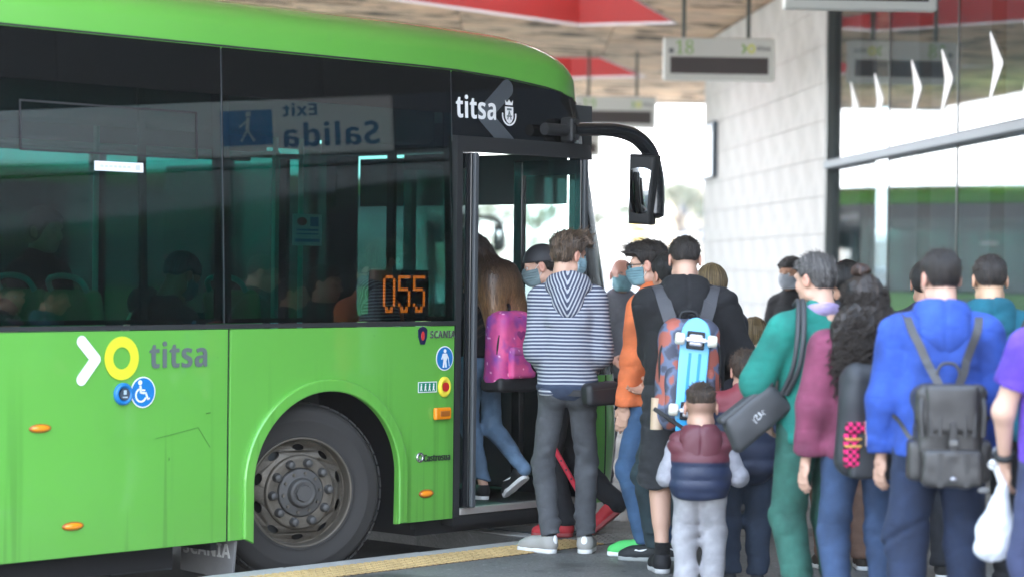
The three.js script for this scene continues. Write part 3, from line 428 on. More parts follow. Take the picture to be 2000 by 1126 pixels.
// wheels
function wheel(x, turn, name = 'wheel') {
  const g = new THREE.Group(); g.name = name; g.position.set(x, 0.352, -0.235); g.rotation.y = turn; bus.add(g);
  const pr = [[0.285, -0.14], [0.32, -0.13], [0.40, -0.142], [0.452, -0.128], [0.472, -0.105], [0.480, -0.07], [0.482, 0], [0.480, 0.07], [0.472, 0.105], [0.456, 0.128], [0.44, 0.137], [0.40, 0.145], [0.395, 0.149], [0.385, 0.149], [0.38, 0.146], [0.34, 0.140], [0.318, 0.130], [0.312, 0.137], [0.300, 0.137], [0.292, 0.118], [0.285, 0.08]];
  const lathe = (p, n = 64) => new THREE.LatheGeometry(p.map(([r, y]) => new THREE.Vector2(r, y)), n).rotateX(Math.PI / 2);
  const tg = lathe(pr, 96); const tread = []; for (let i = 0; i < 48; i++) { const a = i / 48 * Math.PI * 2; for (const z of [-0.08, -0.028, 0.028, 0.08]) tread.push(box(-0.026, 0.478, z - 0.022, 0.026, 0.488, z + 0.022).rotateZ(a + z)); }
  mesh('tyre', [tg, ...tread], P.tyre, g);
  // dish with hand holes, flange, hub
  const dish = (r0, r1, holes) => { const s = new THREE.Shape(); s.absarc(0, 0, r1, 0, Math.PI * 2); const h = new THREE.Path(); h.absarc(0, 0, r0, 0, Math.PI * 2, true); s.holes.push(h); for (let i = 0; i < holes; i++) { const a = (i + 0.5) / holes * Math.PI * 2, e = new THREE.Path(); e.absellipse(Math.cos(a) * 0.243, Math.sin(a) * 0.243, 0.017, 0.034, 0, Math.PI * 2, true, a); s.holes.push(e); } return new THREE.ExtrudeGeometry(s, { depth: 0.01, bevelEnabled: false, curveSegments: 48 }); };
  const bend = (geo) => { const p = geo.attributes.position; for (let i = 0; i < p.count; i++) { const r = Math.hypot(p.getX(i), p.getY(i)); p.setZ(i, p.getZ(i) + 0.055 + 0.045 * sstep(0.285, 0.21, r)); } geo.computeVertexNormals(); return geo; };
  mesh('rim', [lathe([[0.300, 0.136], [0.296, 0.14], [0.287, 0.138], [0.283, 0.11], [0.282, 0.055], [0.275, 0.03]]), bend(dish(0.195, 0.284, 10)), lathe([[0.205, 0.085], [0.203, 0.115], [0.196, 0.124], [0.186, 0.127], [0.137, 0.127], [0.133, 0.122], [0.133, 0.10]])], P.rim, g);
  mesh('brake_drum', lathe([[0.28, 0.0], [0.2, 0.02], [0.1, 0.03]]), M.black, g);
  const hub = mesh('hub', [lathe([[0.134, 0.11], [0.131, 0.135], [0.122, 0.142], [0.085, 0.143], [0.080, 0.147], [0.076, 0.170], [0.068, 0.178], [0.055, 0.178], [0.048, 0.172], [0.0001, 0.170]]), new THREE.CylinderGeometry(0.044, 0.05, 0.02, 8).rotateX(Math.PI / 2).translate(0, 0, 0.178)], P.hub, g);
  for (let i = 0; i < 10; i++) { const a = i / 10 * Math.PI * 2 + 0.12, x1 = Math.cos(a) * 0.107, y1 = Math.sin(a) * 0.107; mesh('hub_bolt', new THREE.CylinderGeometry(0.0085, 0.0095, 0.012, 6).rotateX(Math.PI / 2).translate(x1, y1, 0.148), P.rim, hub); }
  const nut = new THREE.LatheGeometry([[0.026, 0], [0.026, 0.012], [0.022, 0.018], [0.021, 0.035], [0.017, 0.043], [0.0001, 0.046]].map(([r, y]) => new THREE.Vector2(r, y)), 14).rotateX(Math.PI / 2);
  for (let i = 0; i < 10; i++) { const a = i / 10 * Math.PI * 2 + 0.08, m = mesh('lug_nut', nut, P.hub, g); m.position.set(Math.cos(a) * 0.163, Math.sin(a) * 0.163, 0.126); }
}
wheel(0.125, -0.36); wheel(-5.6, 0);
// side details
{
  const lamp = (x, y, w, h) => { const g = new THREE.Group(); g.name = 'marker_light'; g.position.set(x, y, 0.004); bus.add(g); mesh('bezel', new THREE.SphereGeometry(1, 24, 12, 0, Math.PI * 2, 0, Math.PI / 2).rotateX(Math.PI / 2).scale(w, h, 0.012), P.amberRim, g); mesh('lens', new THREE.SphereGeometry(1, 24, 12, 0, Math.PI * 2, 0, Math.PI / 2).rotateX(Math.PI / 2).scale(w * 0.86, h * 0.8, 0.021), P.amber, g); };
  lamp(-1.725, 0.782, 0.066, 0.022); lamp(-1.525, 0.296, 0.066, 0.022); lamp(0.93, 0.301, 0.06, 0.024);
  const ind = mesh('side_indicator', box(0.975, 0.715, 0.002, 1.105, 0.785, 0.032, 0.012), P.amber, bus); mesh('bulb_housing', box(1.01, 0.735, 0.030, 1.085, 0.765, 0.036, 0.01), P.amberRim, ind);
  const disc = (r, d, n = 40) => new THREE.CylinderGeometry(r, r, d, n).rotateX(Math.PI / 2);
  // blue call button
  const bb = mesh('call_button', new THREE.LatheGeometry([[0.056, 0], [0.056, 0.012], [0.048, 0.02], [0.038, 0.02], [0.036, 0.008], [0.0001, 0.008]].map(([r, y]) => new THREE.Vector2(r, y)), 36).rotateX(Math.PI / 2).translate(-1.227, 0.932, 0.002), P.blue, bus); mesh('push_cap', disc(0.03, 0.016).translate(-1.227, 0.932, 0.014), std(lin(0.04, 0.06, 0.08), 0.5), bb);
  mesh('cap_print', [box(-1.236, 0.93, 0.0225, -1.218, 0.952, 0.0232), box(-1.242, 0.914, 0.0225, -1.212, 0.920, 0.0232)], std(lin(0.4, 0.5, 0.55), 0.5), bb);
  // wheelchair disc
  const wc = mesh('wheelchair_sticker', disc(0.078, 0.002).translate(-1.102, 0.937, 0.0055), P.white, bus);
  mesh('blue_field', disc(0.072, 0.002).translate(-1.102, 0.937, 0.0065), P.blue, wc);
  const arcT = (cx, cy, r, a0, a1, t) => { const p = []; for (let i = 0; i <= 20; i++) { const a = lerp(a0, a1, i / 20); p.push([cx + r * Math.cos(a), cy + r * Math.sin(a)]); } for (let i = 20; i >= 0; i--) { const a = lerp(a0, a1, i / 20); p.push([cx + (r - t) * Math.cos(a), cy + (r - t) * Math.sin(a)]); } return poly(p, 0.0012); };
  const bar = (x0, y0, x1, y1, t) => { const dx = x1 - x0, dy = y1 - y0, l = Math.hypot(dx, dy), nx = -dy / l * t / 2, ny = dx / l * t / 2; return poly([[x0 + nx, y0 + ny], [x0 - nx, y0 - ny], [x1 - nx, y1 - ny], [x1 + nx, y1 + ny]], 0.0012); };
  mesh('wheelchair_symbol', [disc(0.012, 0.0012).translate(-0.016, 0.049, -0.0006), arcT(-0.010, -0.014, 0.037, 1.9, 5.9, 0.009), bar(-0.015, 0.034, -0.010, -0.004, 0.012), bar(-0.013, 0.012, 0.016, 0.010, 0.008), bar(-0.010, -0.002, 0.022, -0.004, 0.010), bar(0.020, -0.002, 0.034, -0.036, 0.010), bar(0.030, -0.036, 0.046, -0.031, 0.008)].map((g) => g.translate(-1.106, 0.937, 0.0088)), P.white, wc);
  // walking person disc
  const pc = mesh('priority_sticker', disc(0.070, 0.002).translate(1.066, 1.062, 0.0055), P.white, bus);
  mesh('blue_field', disc(0.064, 0.002).translate(1.066, 1.062, 0.0065), P.blue, pc);
  mesh('person_symbol', [disc(0.011, 0.0012).translate(0, 0.042, -0.0006), poly([[-0.016, 0.028], [0.014, 0.028], [0.019, 0.012], [0.014, -0.012], [0.008, -0.014], [-0.010, -0.014], [-0.016, 0.008]], 0.0012), bar(-0.005, -0.012, -0.012, -0.052, 0.012), bar(0.005, -0.012, 0.010, -0.052, 0.012), bar(-0.015, 0.024, -0.026, -0.006, 0.008), bar(0.014, 0.024, 0.028, -0.002, 0.008), bar(0.028, -0.002, 0.036, -0.045, 0.004)].map((g) => g.translate(1.066, 1.062, 0.0088)), P.white, pc);
  // emergency button and its sign
  const yb = mesh('emergency_button', new THREE.LatheGeometry([[0.058, 0], [0.058, 0.01], [0.050, 0.018], [0.036, 0.018], [0.032, 0.010], [0.0001, 0.010]].map(([r, y]) => new THREE.Vector2(r, y)), 36).rotateX(Math.PI / 2).scale(0.82, 1, 1).translate(1.066, 0.900, 0.002), P.yellow, bus); mesh('red_cap', disc(0.026, 0.012).translate(1.066, 0.900, 0.014), P.redP, yb);
  const es = mesh('exit_sticker', box(0.855, 0.872, 0.004, 1.005, 0.933, 0.0055), P.white, bus); mesh('green_field', box(0.860, 0.877, 0.0055, 1.0, 0.928, 0.0065), std(lin(0.01, 0.22, 0.12), 0.4), es);
  mesh('figures', [0, 1, 2, 3].flatMap((i) => [disc(0.005, 0.001).translate(0.880 + i * 0.033, 0.918, 0.0068), bar(0.880 + i * 0.033, 0.912, 0.878 + i * 0.033, 0.896, 0.010).translate(0, 0, 0.0076), bar(0.878 + i * 0.033, 0.898, 0.872 + i * 0.033, 0.882, 0.005).translate(0, 0, 0.0076), bar(0.878 + i * 0.033, 0.898, 0.886 + i * 0.033, 0.882, 0.005).translate(0, 0, 0.0076)]), P.white, es);
  // maker badges
  const bd = mesh('maker_badge', poly([[-0.036, 0.03], [-0.022, 0.043], [0, 0.05], [0.022, 0.043], [0.036, 0.03], [0.034, -0.01], [0.016, -0.052], [-0.016, -0.052], [-0.034, -0.01]], 0.004).translate(0.885, 1.196, 0.009), std(lin(0.012, 0.012, 0.05), 0.4), bus); mesh('emblem', new THREE.SphereGeometry(1, 16, 10).scale(0.014, 0.026, 0.003).translate(0.885, 1.192, 0.010), P.redP, bd);
  mesh('maker_lettering', text('SCANIA', 'sans_bold', 0.205, 0.042, 0.005).translate(0.945, 1.178, 0.004), P.chrome, bus);
  const cm = mesh('builder_lettering', text('Castrosua', 'sans_bold', 0.215, 0.040, 0.004).translate(0.905, 0.482, 0.004), std(lin(0.05, 0.055, 0.05), 0.3, { metalness: 0.5 }), bus); mesh('round_emblem', new THREE.TorusGeometry(0.022, 0.008, 8, 20).translate(0.875, 0.508, 0.006), P.chrome, cm);
  // operator logo on the side
  const stroke = (pts, t, d) => { const out = []; const s = new THREE.Shape(); const [a, b, c] = pts.map((p) => new THREE.Vector2(...p)); for (const [p, q] of [[a, b], [b, c]]) { const an = Math.atan2(q.y - p.y, q.x - p.x), sh = new THREE.Shape(); sh.absarc(p.x, p.y, t / 2, an + Math.PI / 2, an + 1.5 * Math.PI, false); sh.absarc(q.x, q.y, t / 2, an - Math.PI / 2, an + Math.PI / 2, false); out.push(new THREE.ExtrudeGeometry(sh, { depth: out.length ? d + 0.0003 : d, bevelEnabled: false, curveSegments: 16 })); } return merge(out); };
  mesh('logo_chevron', stroke([[-1.483, 1.196], [-1.398, 1.108], [-1.483, 1.010]], 0.058, 0.002).translate(0, 0, 0.0045), P.white, bus);
  const rs = new THREE.Shape(); rs.absellipse(-1.237, 1.110, 0.106, 0.108, 0, Math.PI * 2); const rh = new THREE.Path(); rh.absellipse(-1.237, 1.110, 0.054, 0.055, 0, Math.PI * 2, true); rs.holes.push(rh);
  mesh('logo_ring', new THREE.ExtrudeGeometry(rs, { depth: 0.002, bevelEnabled: false, curveSegments: 48 }).translate(0, 0, 0.0045), P.lime, bus);
  mesh('logo_lettering', text('titsa', 'sans_bold', 0.375, 0.135).translate(-1.062, 1.055, 0.0045), P.greyInk, bus);
  // logo over the door
  const lean = (g, x, y) => { g.rotateX(-0.036); return g.translate(x, y, zin(y) + 0.0015); };
  mesh('door_lettering', lean(text('titsa', 'sans_bold', 0.335, 0.135), 1.185, 2.437), P.white, bus);
  mesh('grey_chevron', lean(stroke([[0.32, 0.235], [0.12, 0.07], [0.33, -0.09]], 0.105, 0.0012), 1.30, 2.395).translate(0, 0, -0.0005), std(lin(0.065, 0.075, 0.085), 0.5), bus);
  const cr = [poly([[-0.035, 0.045], [0.035, 0.045], [0.035, -0.02], [0.02, -0.045], [0, -0.055], [-0.02, -0.045], [-0.035, -0.02]], 0.001), poly([[-0.03, 0.055], [0.03, 0.055], [0.034, 0.085], [0.018, 0.068], [0, 0.088], [-0.018, 0.068], [-0.034, 0.085]], 0.001), arcT(0, -0.005, 0.062, Math.PI * 0.93, Math.PI * 2.07, 0.010)];
  const crest = mesh('crest', lean(merge(cr), 1.635, 2.478).translate(0, 0, 0.002), P.white, bus); mesh('crest_field', lean(merge([bar(-0.02, 0.03, 0.02, 0.03, 0.012), bar(0, 0.02, -0.015, -0.03, 0.008), bar(0, 0.02, 0.015, -0.03, 0.008), bar(-0.022, -0.01, 0.022, -0.01, 0.008)]), 1.635, 2.478).translate(0, 0, 0.003), P.greyInk, crest);
  // scratches of a repaired hatch
  mesh('hatch_scratch', [bar(-1.02, 0.70, -0.74, 0.745, 0.0016), bar(-0.74, 0.745, -0.66, 0.64, 0.0016), bar(-0.93, 0.60, -0.93, 0.585, 0.003), bar(-0.69, 0.815, -0.66, 0.818, 0.004)].map((g) => g.translate(0, 0, 0.0052)), std(lin(0.03, 0.12, 0.02), 0.6), bus);
}
// route number of glowing dots behind the window
{
  const d = mesh('route_display', box(0.53, 1.292, -0.075, 0.965, 1.56, -0.022, 0.01), M.black, bus), fontD = { 0: ['.###.', '#...#', '#...#', '#...#', '#...#', '#...#', '#...#', '#...#', '#...#', '#...#', '.#.#.', '.###.'], 5: ['#####', '#....', '#....', '#....', '####.', '....#', '....#', '....#', '....#', '#...#', '.#.#.', '.###.'] };
  const dots = [], cols = 5, rows = 12;
  [0, 5, 5].forEach((n, k) => fontD[n].forEach((r, j) => [...r].forEach((c, i) => { if (c === '#') for (const [a, b] of [[0, 0], [1, 0], [0, 1], [1, 1]]) dots.push(new THREE.CircleGeometry(0.0043, 8).translate(0.60 + k * 0.118 + i * 0.0195 + a * 0.0097, 1.525 - j * 0.0172 - b * 0.0086, -0.0205)); })));
  mesh('led_dots', dots, std(lin(0.3, 0.06, 0.01), 0.5, { emissive: lin(1, 0.085, 0.012), emissiveIntensity: 1.9 }), d).userData.kind = 'stuff';
}
// interior
{
  mesh('interior_ceiling', [box(-8.9, 2.50, -2.44, 2.30, 2.53, -0.10)], P.inner, bus); mesh('front_header', box(2.28, 2.32, -2.35, 2.50, 2.58, -0.14), P.innerD, bus); mesh('air_duct', [box(-8.8, 2.28, -0.42, 1.1, 2.5, -0.10, 0.05), box(-8.8, 2.28, -2.40, 1.6, 2.5, -2.1, 0.05)], P.innerD, bus);
  mesh('rear_wall', box(-8.95, 0.15, -2.48, -8.85, 2.72, -0.03), P.green, bus);
  const fw = mesh('far_side_wall', [box(-8.9, 0.15, -2.5, 2.35, 1.22, -2.46), box(-8.9, 2.36, -2.5, 2.35, 2.72, -2.44)], P.innerD, bus); const fx = [-8.9, -7.1, -5.6, -4.1, -2.55, -1.0, 0.5, 1.55, 2.3];
  fx.forEach((x, i) => { mesh('far_pillar', box(x - 0.045, 1.22, -2.5, x + 0.045, 2.36, -2.44), P.gloss, fw); if (i < fx.length - 1) mesh('far_window', box(x + 0.046, 1.222, -2.485, fx[i + 1] - 0.046, 2.358, -2.478), P.glassFar, fw); });
  const seat = (x, z, turn = 0) => { const g = new THREE.Group(); g.name = 'passenger_seat'; g.position.set(x, 0.22, z); g.rotation.y = turn; bus.add(g); mesh('cushion', box(-0.22, 0.40, -0.21, 0.22, 0.50, 0.21, 0.045), P.seat, g); const b = mesh('seat_back', new RoundedBoxGeometry(0.09, 0.78, 0.42, 3, 0.045).rotateZ(0.16).translate(-0.26, 0.84, 0), P.seatG, g); mesh('back_pad', new RoundedBoxGeometry(0.05, 0.62, 0.34, 3, 0.02).rotateZ(0.16).translate(-0.215, 0.82, 0), P.seat, b); mesh('seat_frame', box(-0.2, -0.22, -0.18, 0.2, 0.40, 0.18), P.innerD, g); mesh('grab_handle', tube([[-0.30, 1.15, -0.15], [-0.37, 1.27, -0.13], [-0.37, 1.27, 0.13], [-0.30, 1.15, 0.15]], 0.016, 24, 8), P.pole, g); };
  for (const x of [-0.95, -1.75, -2.55, -3.35]) { seat(x, -0.36); seat(x, -0.80); seat(x, -1.95); } seat(0.15, -0.42);
  for (const [x, z] of [[-1.42, -1.05], [-0.62, -1.02], [-2.2, -1.05], [0.62, -0.95], [-1.0, -1.55], [1.05, -1.2]]) mesh('grab_pole', new THREE.CylinderGeometry(0.017, 0.017, 2.32, 12).translate(x, 1.36, z), P.pole, bus);
  mesh('ceiling_rail', [rod([-4, 2.22, -1.05], [0.9, 2.22, -1.05], 0.016), rod([-4, 2.22, -1.5], [0.9, 2.22, -1.5], 0.016)], P.pole, bus);
  // cab: partition, glass screen, notices, driver seat, steering wheel
  const cab = new THREE.Group(); cab.name = 'driver_cab'; bus.add(cab);
  mesh('partition', box(0.98, 0.2, -2.42, 1.02, 1.28, -1.35), P.innerD, cab); mesh('cab_glass', box(0.996, 1.28, -2.42, 1.004, 2.2, -1.35), P.glassFar, cab); mesh('cab_door', box(1.05, 0.2, -1.36, 1.95, 1.05, -1.32), P.innerD, cab); mesh('cab_door_glass', box(1.05, 1.05, -1.344, 1.95, 1.75, -1.336), P.clear, cab); mesh('cab_rail', [box(1.03, 0.2, -1.37, 1.06, 2.25, -1.31), box(1.94, 0.2, -1.37, 1.97, 2.45, -1.31)], M.dark, cab);
  mesh('driver_seat', [box(1.25, 0.75, -2.15, 1.75, 0.88, -1.65, 0.05), new RoundedBoxGeometry(0.12, 0.9, 0.5, 3, 0.05).rotateZ(0.15).translate(1.22, 1.3, -1.9)], P.seat, cab); mesh('steering_wheel', new THREE.TorusGeometry(0.23, 0.018, 10, 32).rotateX(Math.PI / 2).rotateZ(0.6).translate(2.15, 1.12, -1.9), M.dark, cab);
  mesh('screen_edge', [box(0.30, 0.6, -0.62, 0.33, 2.2, -0.59), box(0.30, 2.2, -1.0, 0.33, 2.22, -0.59)], P.pole, bus); mesh('screen_glass', box(0.312, 0.9, -1.0, 0.318, 2.2, -0.62), P.clear, bus);
  const nt = mesh('notice', box(-0.065, 1.685, -0.042, 0.145, 1.855, -0.038), std(lin(0.55, 0.57, 0.58), 0.7), bus);
  mesh('notice_print', [box(0.06, 1.79, -0.0375, 0.12, 1.84, -0.037), box(-0.04, 1.765, -0.0375, 0.12, 1.775, -0.037), box(-0.04, 1.745, -0.0375, 0.12, 1.752, -0.037), box(-0.05, 1.705, -0.0375, 0.13, 1.722, -0.037)], std(lin(0.02, 0.18, 0.4), 0.6), nt); mesh('red_mark', new THREE.CylinderGeometry(0.03, 0.03, 0.001, 24).rotateX(Math.PI / 2).scale(1.2, 0.75, 1).translate(0.0, 1.815, -0.0372), P.redP, nt);
}
// a second bus of the same kind three bays further on
{
  const b2 = bus.clone(); b2.name = numbered('city_bus'); scene.add(b2); const p = bay(3, 1.5, -0.4); b2.position.set(p[0], 0, p[1]); b2.userData = { ...bus.userData, label: 'second green city bus waiting in a bay farther along, seen past the open door' };
}
// ---------------------------------------------------------------- people: fields of tapered limbs, meshed with surface nets
const cap = (a, b, ra, rb, cut) => ({ a, b, ra, rb, ba: [b[0] - a[0], b[1] - a[1], b[2] - a[2]], cut });
const ell = (c, r) => ({ c, r });
function prim(q, x, y, z, off) {
  if (q.c) { const r = q.r, px = x - q.c[0], py = y - q.c[1], pz = z - q.c[2], rx = r[0] + off, ry = r[1] + off, rz = r[2] + off; const k0 = Math.sqrt(px * px / (rx * rx) + py * py / (ry * ry) + pz * pz / (rz * rz)), k1 = Math.sqrt(px * px / (rx ** 4) + py * py / (ry ** 4) + pz * pz / (rz ** 4)); return k1 < 1e-9 ? -Math.min(rx, ry, rz) : k0 * (k0 - 1) / k1; }
  if (q.R) { const px = x - q.t[0], py = (y - q.t[1]) - (q.tilt ?? 0) * (z - q.t[2]), pz = z - q.t[2], l = Math.hypot(px / (q.sx ?? 1), pz) - q.R; return Math.hypot(l, py / (q.sy ?? 1)) - q.r0 - off; }
  const a = q.a, ba = q.ba, px = x - a[0], py = y - a[1], pz = z - a[2], l2 = ba[0] ** 2 + ba[1] ** 2 + ba[2] ** 2, t = (px * ba[0] + py * ba[1] + pz * ba[2]) / l2, h = clamp(t, 0, 1);
  let d = Math.hypot(px - ba[0] * h, py - ba[1] * h, pz - ba[2] * h) - lerp(q.ra, q.rb, h) - off;
  if (q.cut !== undefined) d = Math.max(d, (t - q.cut) * Math.sqrt(l2));
  return d;
}
const smin = (a, b, k) => { const h = Math.max(k - Math.abs(a - b), 0) / k; return Math.min(a, b) - h * h * k * 0.25; };
const smax = (a, b, k) => -smin(-a, -b, k);
function field(ps, off = 0, k = 0.035) { return (x, y, z) => { let d = 1e3; for (let i = 0; i < ps.length; i++) d = smin(d, prim(ps[i], x, y, z, off), k); return d; }; }
function boundsOf(ps, pad) { const lo = [9, 9, 9], hi = [-9, -9, -9], add = (p, r) => { for (let i = 0; i < 3; i++) { const q = Array.isArray(r) ? r[i] : r; lo[i] = Math.min(lo[i], p[i] - q - pad); hi[i] = Math.max(hi[i], p[i] + q + pad); } }; for (const q of ps) { if (q.c) add(q.c, q.r); else if (q.R) add(q.t, q.R * 1.3 + q.r0); else { add(q.a, q.ra); add(q.b, q.rb); } } return [lo, hi]; }
function net(f, [lo, hi], h, colorFn, uvFn) {   // surface nets; far blocks are skipped
  const n = [0, 1, 2].map((i) => Math.ceil((hi[i] - lo[i]) / h / 4) * 4 + 1), [nx, ny, nz] = n, S = nx * ny, v = new Float32Array(S * nz).fill(1), B = 4, done = new Uint8Array(S * nz);
  for (let bz = 0; bz < nz; bz += B) for (let by = 0; by < ny; by += B) for (let bx = 0; bx < nx; bx += B) {
    const d = f(lo[0] + (bx + 1.5) * h, lo[1] + (by + 1.5) * h, lo[2] + (bz + 1.5) * h), skip = Math.abs(d) > 3.2 * h * 1.7 + 0.012;
    for (let k = bz; k < Math.min(bz + B, nz); k++) for (let j = by; j < Math.min(by + B, ny); j++) for (let i = bx; i < Math.min(bx + B, nx); i++) v[k * S + j * nx + i] = skip ? d : f(lo[0] + i * h, lo[1] + j * h, lo[2] + k * h);
  }
  const id = new Int32Array(S * nz).fill(-1), pos = [];
  for (let k = 0; k < nz - 1; k++) for (let j = 0; j < ny - 1; j++) for (let i = 0; i < nx - 1; i++) {
    const c = k * S + j * nx + i; let m = 0; for (let q = 0; q < 8; q++) if (v[c + (q & 1) + (q & 2 ? nx : 0) + (q & 4 ? S : 0)] < 0) m++;
    if (m === 0 || m === 8) continue;
    let x = 0, y = 0, z = 0, e = 0;
    for (let q = 0; q < 8; q++) for (let w = 1; w < 8; w <<= 1) if (!(q & w)) { const p = q | w, a = v[c + (q & 1) + (q & 2 ? nx : 0) + (q & 4 ? S : 0)], b = v[c + (p & 1) + (p & 2 ? nx : 0) + (p & 4 ? S : 0)]; if ((a < 0) !== (b < 0)) { const t = a / (a - b); x += (q & 1) + (w === 1 ? t : 0); y += (q & 2 ? 1 : 0) + (w === 2 ? t : 0); z += (q & 4 ? 1 : 0) + (w === 4 ? t : 0); e++; } }
    id[c] = pos.length / 3; pos.push(lo[0] + (i + x / e) * h, lo[1] + (j + y / e) * h, lo[2] + (k + z / e) * h);
  }
  const idx = [];
  for (let k = 1; k < nz - 1; k++) for (let j = 1; j < ny - 1; j++) for (let i = 1; i < nx - 1; i++) {
    const c = k * S + j * nx + i, s = v[c] < 0;
    for (const [st, u, w] of [[1, nx, S], [nx, S, 1], [S, 1, nx]]) { if (s === v[c + st] < 0) continue; const a = id[c], b = id[c - u], d = id[c - u - w], e = id[c - w]; if (a < 0 || b < 0 || d < 0 || e < 0) continue; s ? idx.push(a, b, d, a, d, e) : idx.push(a, d, b, a, e, d); }
  }
  const g = new THREE.BufferGeometry(); g.setAttribute('position', new THREE.Float32BufferAttribute(pos, 3)); g.setIndex(idx); g.computeVertexNormals();
  const N = pos.length / 3, uv = new Float32Array(N * 2), col = colorFn ? new Float32Array(N * 3) : null;
  for (let i = 0; i < N; i++) { const x = pos[i * 3], y = pos[i * 3 + 1], z = pos[i * 3 + 2]; const w = uvFn ? uvFn(x, y, z) : [x + z * 0.8, y + z * 0.15]; uv[i * 2] = w[0]; uv[i * 2 + 1] = w[1]; if (col) { const q = colorFn(x, y, z); col[i * 3] = q[0]; col[i * 3 + 1] = q[1]; col[i * 3 + 2] = q[2]; } }
  g.setAttribute('uv', new THREE.BufferAttribute(uv, 2)); if (col) g.setAttribute('color', new THREE.BufferAttribute(col, 3));
  return g;
}
function mergeC(list) { return mergeGeometries(list.map((g) => { const h = g.index ? g.toNonIndexed() : g.clone(); if (!h.attributes.color) h.setAttribute('color', new THREE.BufferAttribute(new Float32Array(h.attributes.position.count * 3).fill(1), 3)); if (!h.attributes.uv) h.setAttribute('uv', new THREE.BufferAttribute(new Float32Array(h.attributes.position.count * 2), 2)); return h; })); }

// head in metres of an adult, face towards +z
const headPrims = [ell([0, 0.026, -0.012], [0.076, 0.091, 0.097]), ell([0, -0.035, 0.024], [0.060, 0.078, 0.068]), ell([0, -0.090, 0.058], [0.027, 0.021, 0.023]), cap([-0.045, -0.07, 0.0], [-0.018, -0.092, 0.05], 0.026, 0.02), cap([0.045, -0.07, 0.0], [0.018, -0.092, 0.05], 0.026, 0.02), cap([0, 0.012, 0.088], [0, -0.028, 0.108], 0.009, 0.014), ell([0.035, -0.02, 0.066], [0.024, 0.024, 0.022]), ell([-0.035, -0.02, 0.066], [0.024, 0.024, 0.022]), cap([-0.04, 0.030, 0.078], [0.04, 0.030, 0.078], 0.012, 0.012), ell([0, -0.062, 0.084], [0.022, 0.011, 0.012]), cap([0, -0.05, -0.03], [0, -0.20, -0.045], 0.054, 0.056)];
const earPrims = [ell([0.080, -0.004, -0.016], [0.009, 0.033, 0.021]), ell([-0.080, -0.004, -0.016], [0.009, 0.033, 0.021])];
const headF0 = field(headPrims, 0, 0.022), skullF = field(headPrims.slice(0, 2), 0, 0.03);
const headF = (x, y, z) => { let d = headF0(x, y, z); for (const s of [1, -1]) d = smax(d, -prim(ell([0.031 * s, 0.008, 0.098], [0.018, 0.011, 0.022]), x, y, z, 0), 0.012); for (const e of earPrims) { const o = prim(e, x, y, z, 0); d = smin(d, Math.max(o, -prim(ell([e.c[0] * 1.13, e.c[1], e.c[2] + 0.006], [0.008, 0.020, 0.011]), x, y, z, 0)), 0.008); } return d; };
const headGeo = net(headF, [[-0.10, -0.22, -0.125], [0.10, 0.13, 0.135]], 0.0048, (x, y, z) => { const lip = sstep(0.016, 0.006, Math.hypot(x / 1.7, y + 0.062)) * (z > 0.07 ? 1 : 0), ear = sstep(0.074, 0.084, Math.abs(x)), ch = sstep(0.035, 0.0, Math.hypot(Math.abs(x) - 0.04, y + 0.02, z - 0.07)) * 0.5; const k = Math.max(lip, ear * 0.6, ch); return [1 + 0.02 * k, 1 - 0.30 * k, 1 - 0.30 * k]; });
const eyeGeo = (() => { const out = []; for (const s of [1, -1]) { const g = new THREE.SphereGeometry(0.0125, 14, 10), c = [], p = g.attributes.position; for (let i = 0; i < p.count; i++) { const r = Math.hypot(p.getX(i), p.getY(i)), f = p.getZ(i) > 0; const k = f && r < 0.003 ? [0.01, 0.01, 0.01] : f && r < 0.0062 ? [0.10, 0.06, 0.03] : [0.75, 0.72, 0.70]; c.push(...k); } g.setAttribute('color', new THREE.Float32BufferAttribute(c, 3)); out.push(g.translate(0.031 * s, 0.008, 0.0735)); } return mergeC(out); })();
// left hand hanging down from the wrist, palm towards -x, thumb forward (+z); relaxed
const handGeo = (() => {
  const ps = [cap([0, 0.02, 0], [0, -0.03, 0], 0.024, 0.026), ell([0, -0.055, -0.002], [0.016, 0.042, 0.040])];
  const L = [[0.028, 0.038], [0.010, 0.044], [-0.009, 0.041], [-0.027, 0.032]];
  L.forEach(([z, l], i) => { let p = [0.002, -0.088, z]; const bend = [0.18, 0.45, 0.75].map((b) => b + i * 0.06); let r = 0.0095; [0, 1, 2].forEach((j) => { const len = l * [1, 0.72, 0.55][j], q = [p[0] - Math.sin(bend[j]) * len, p[1] - Math.cos(bend[j]) * len, p[2] + 0.002]; ps.push(cap(p, q, r, r * 0.92)); p = q; r *= 0.92; }); });
  ps.push(cap([-0.004, -0.025, 0.022], [-0.016, -0.058, 0.048], 0.015, 0.0115), cap([-0.016, -0.058, 0.048], [-0.022, -0.088, 0.052], 0.011, 0.0085));
  return net(field(ps, 0, 0.007), boundsOf(ps, 0.012), 0.0036);
})();
const shoeF = (() => { const up = field([cap([0, 0.05, -0.055], [0, 0.042, 0.10], 0.043, 0.040), cap([0, 0.042, 0.08], [0.004, 0.034, 0.145], 0.041, 0.032), cap([0, 0.06, -0.05], [0, 0.11, -0.055], 0.042, 0.042), cap([0, 0.07, -0.03], [0, 0.05, 0.07], 0.038, 0.034)], 0, 0.03); return (x, y, z) => smax(smax(up(x, y, z), 0.018 - y, 0.006), y - 0.105, 0.01); })();
const shoeGeo = net(shoeF, [[-0.06, 0.0, -0.12], [0.06, 0.13, 0.20]], 0.006);
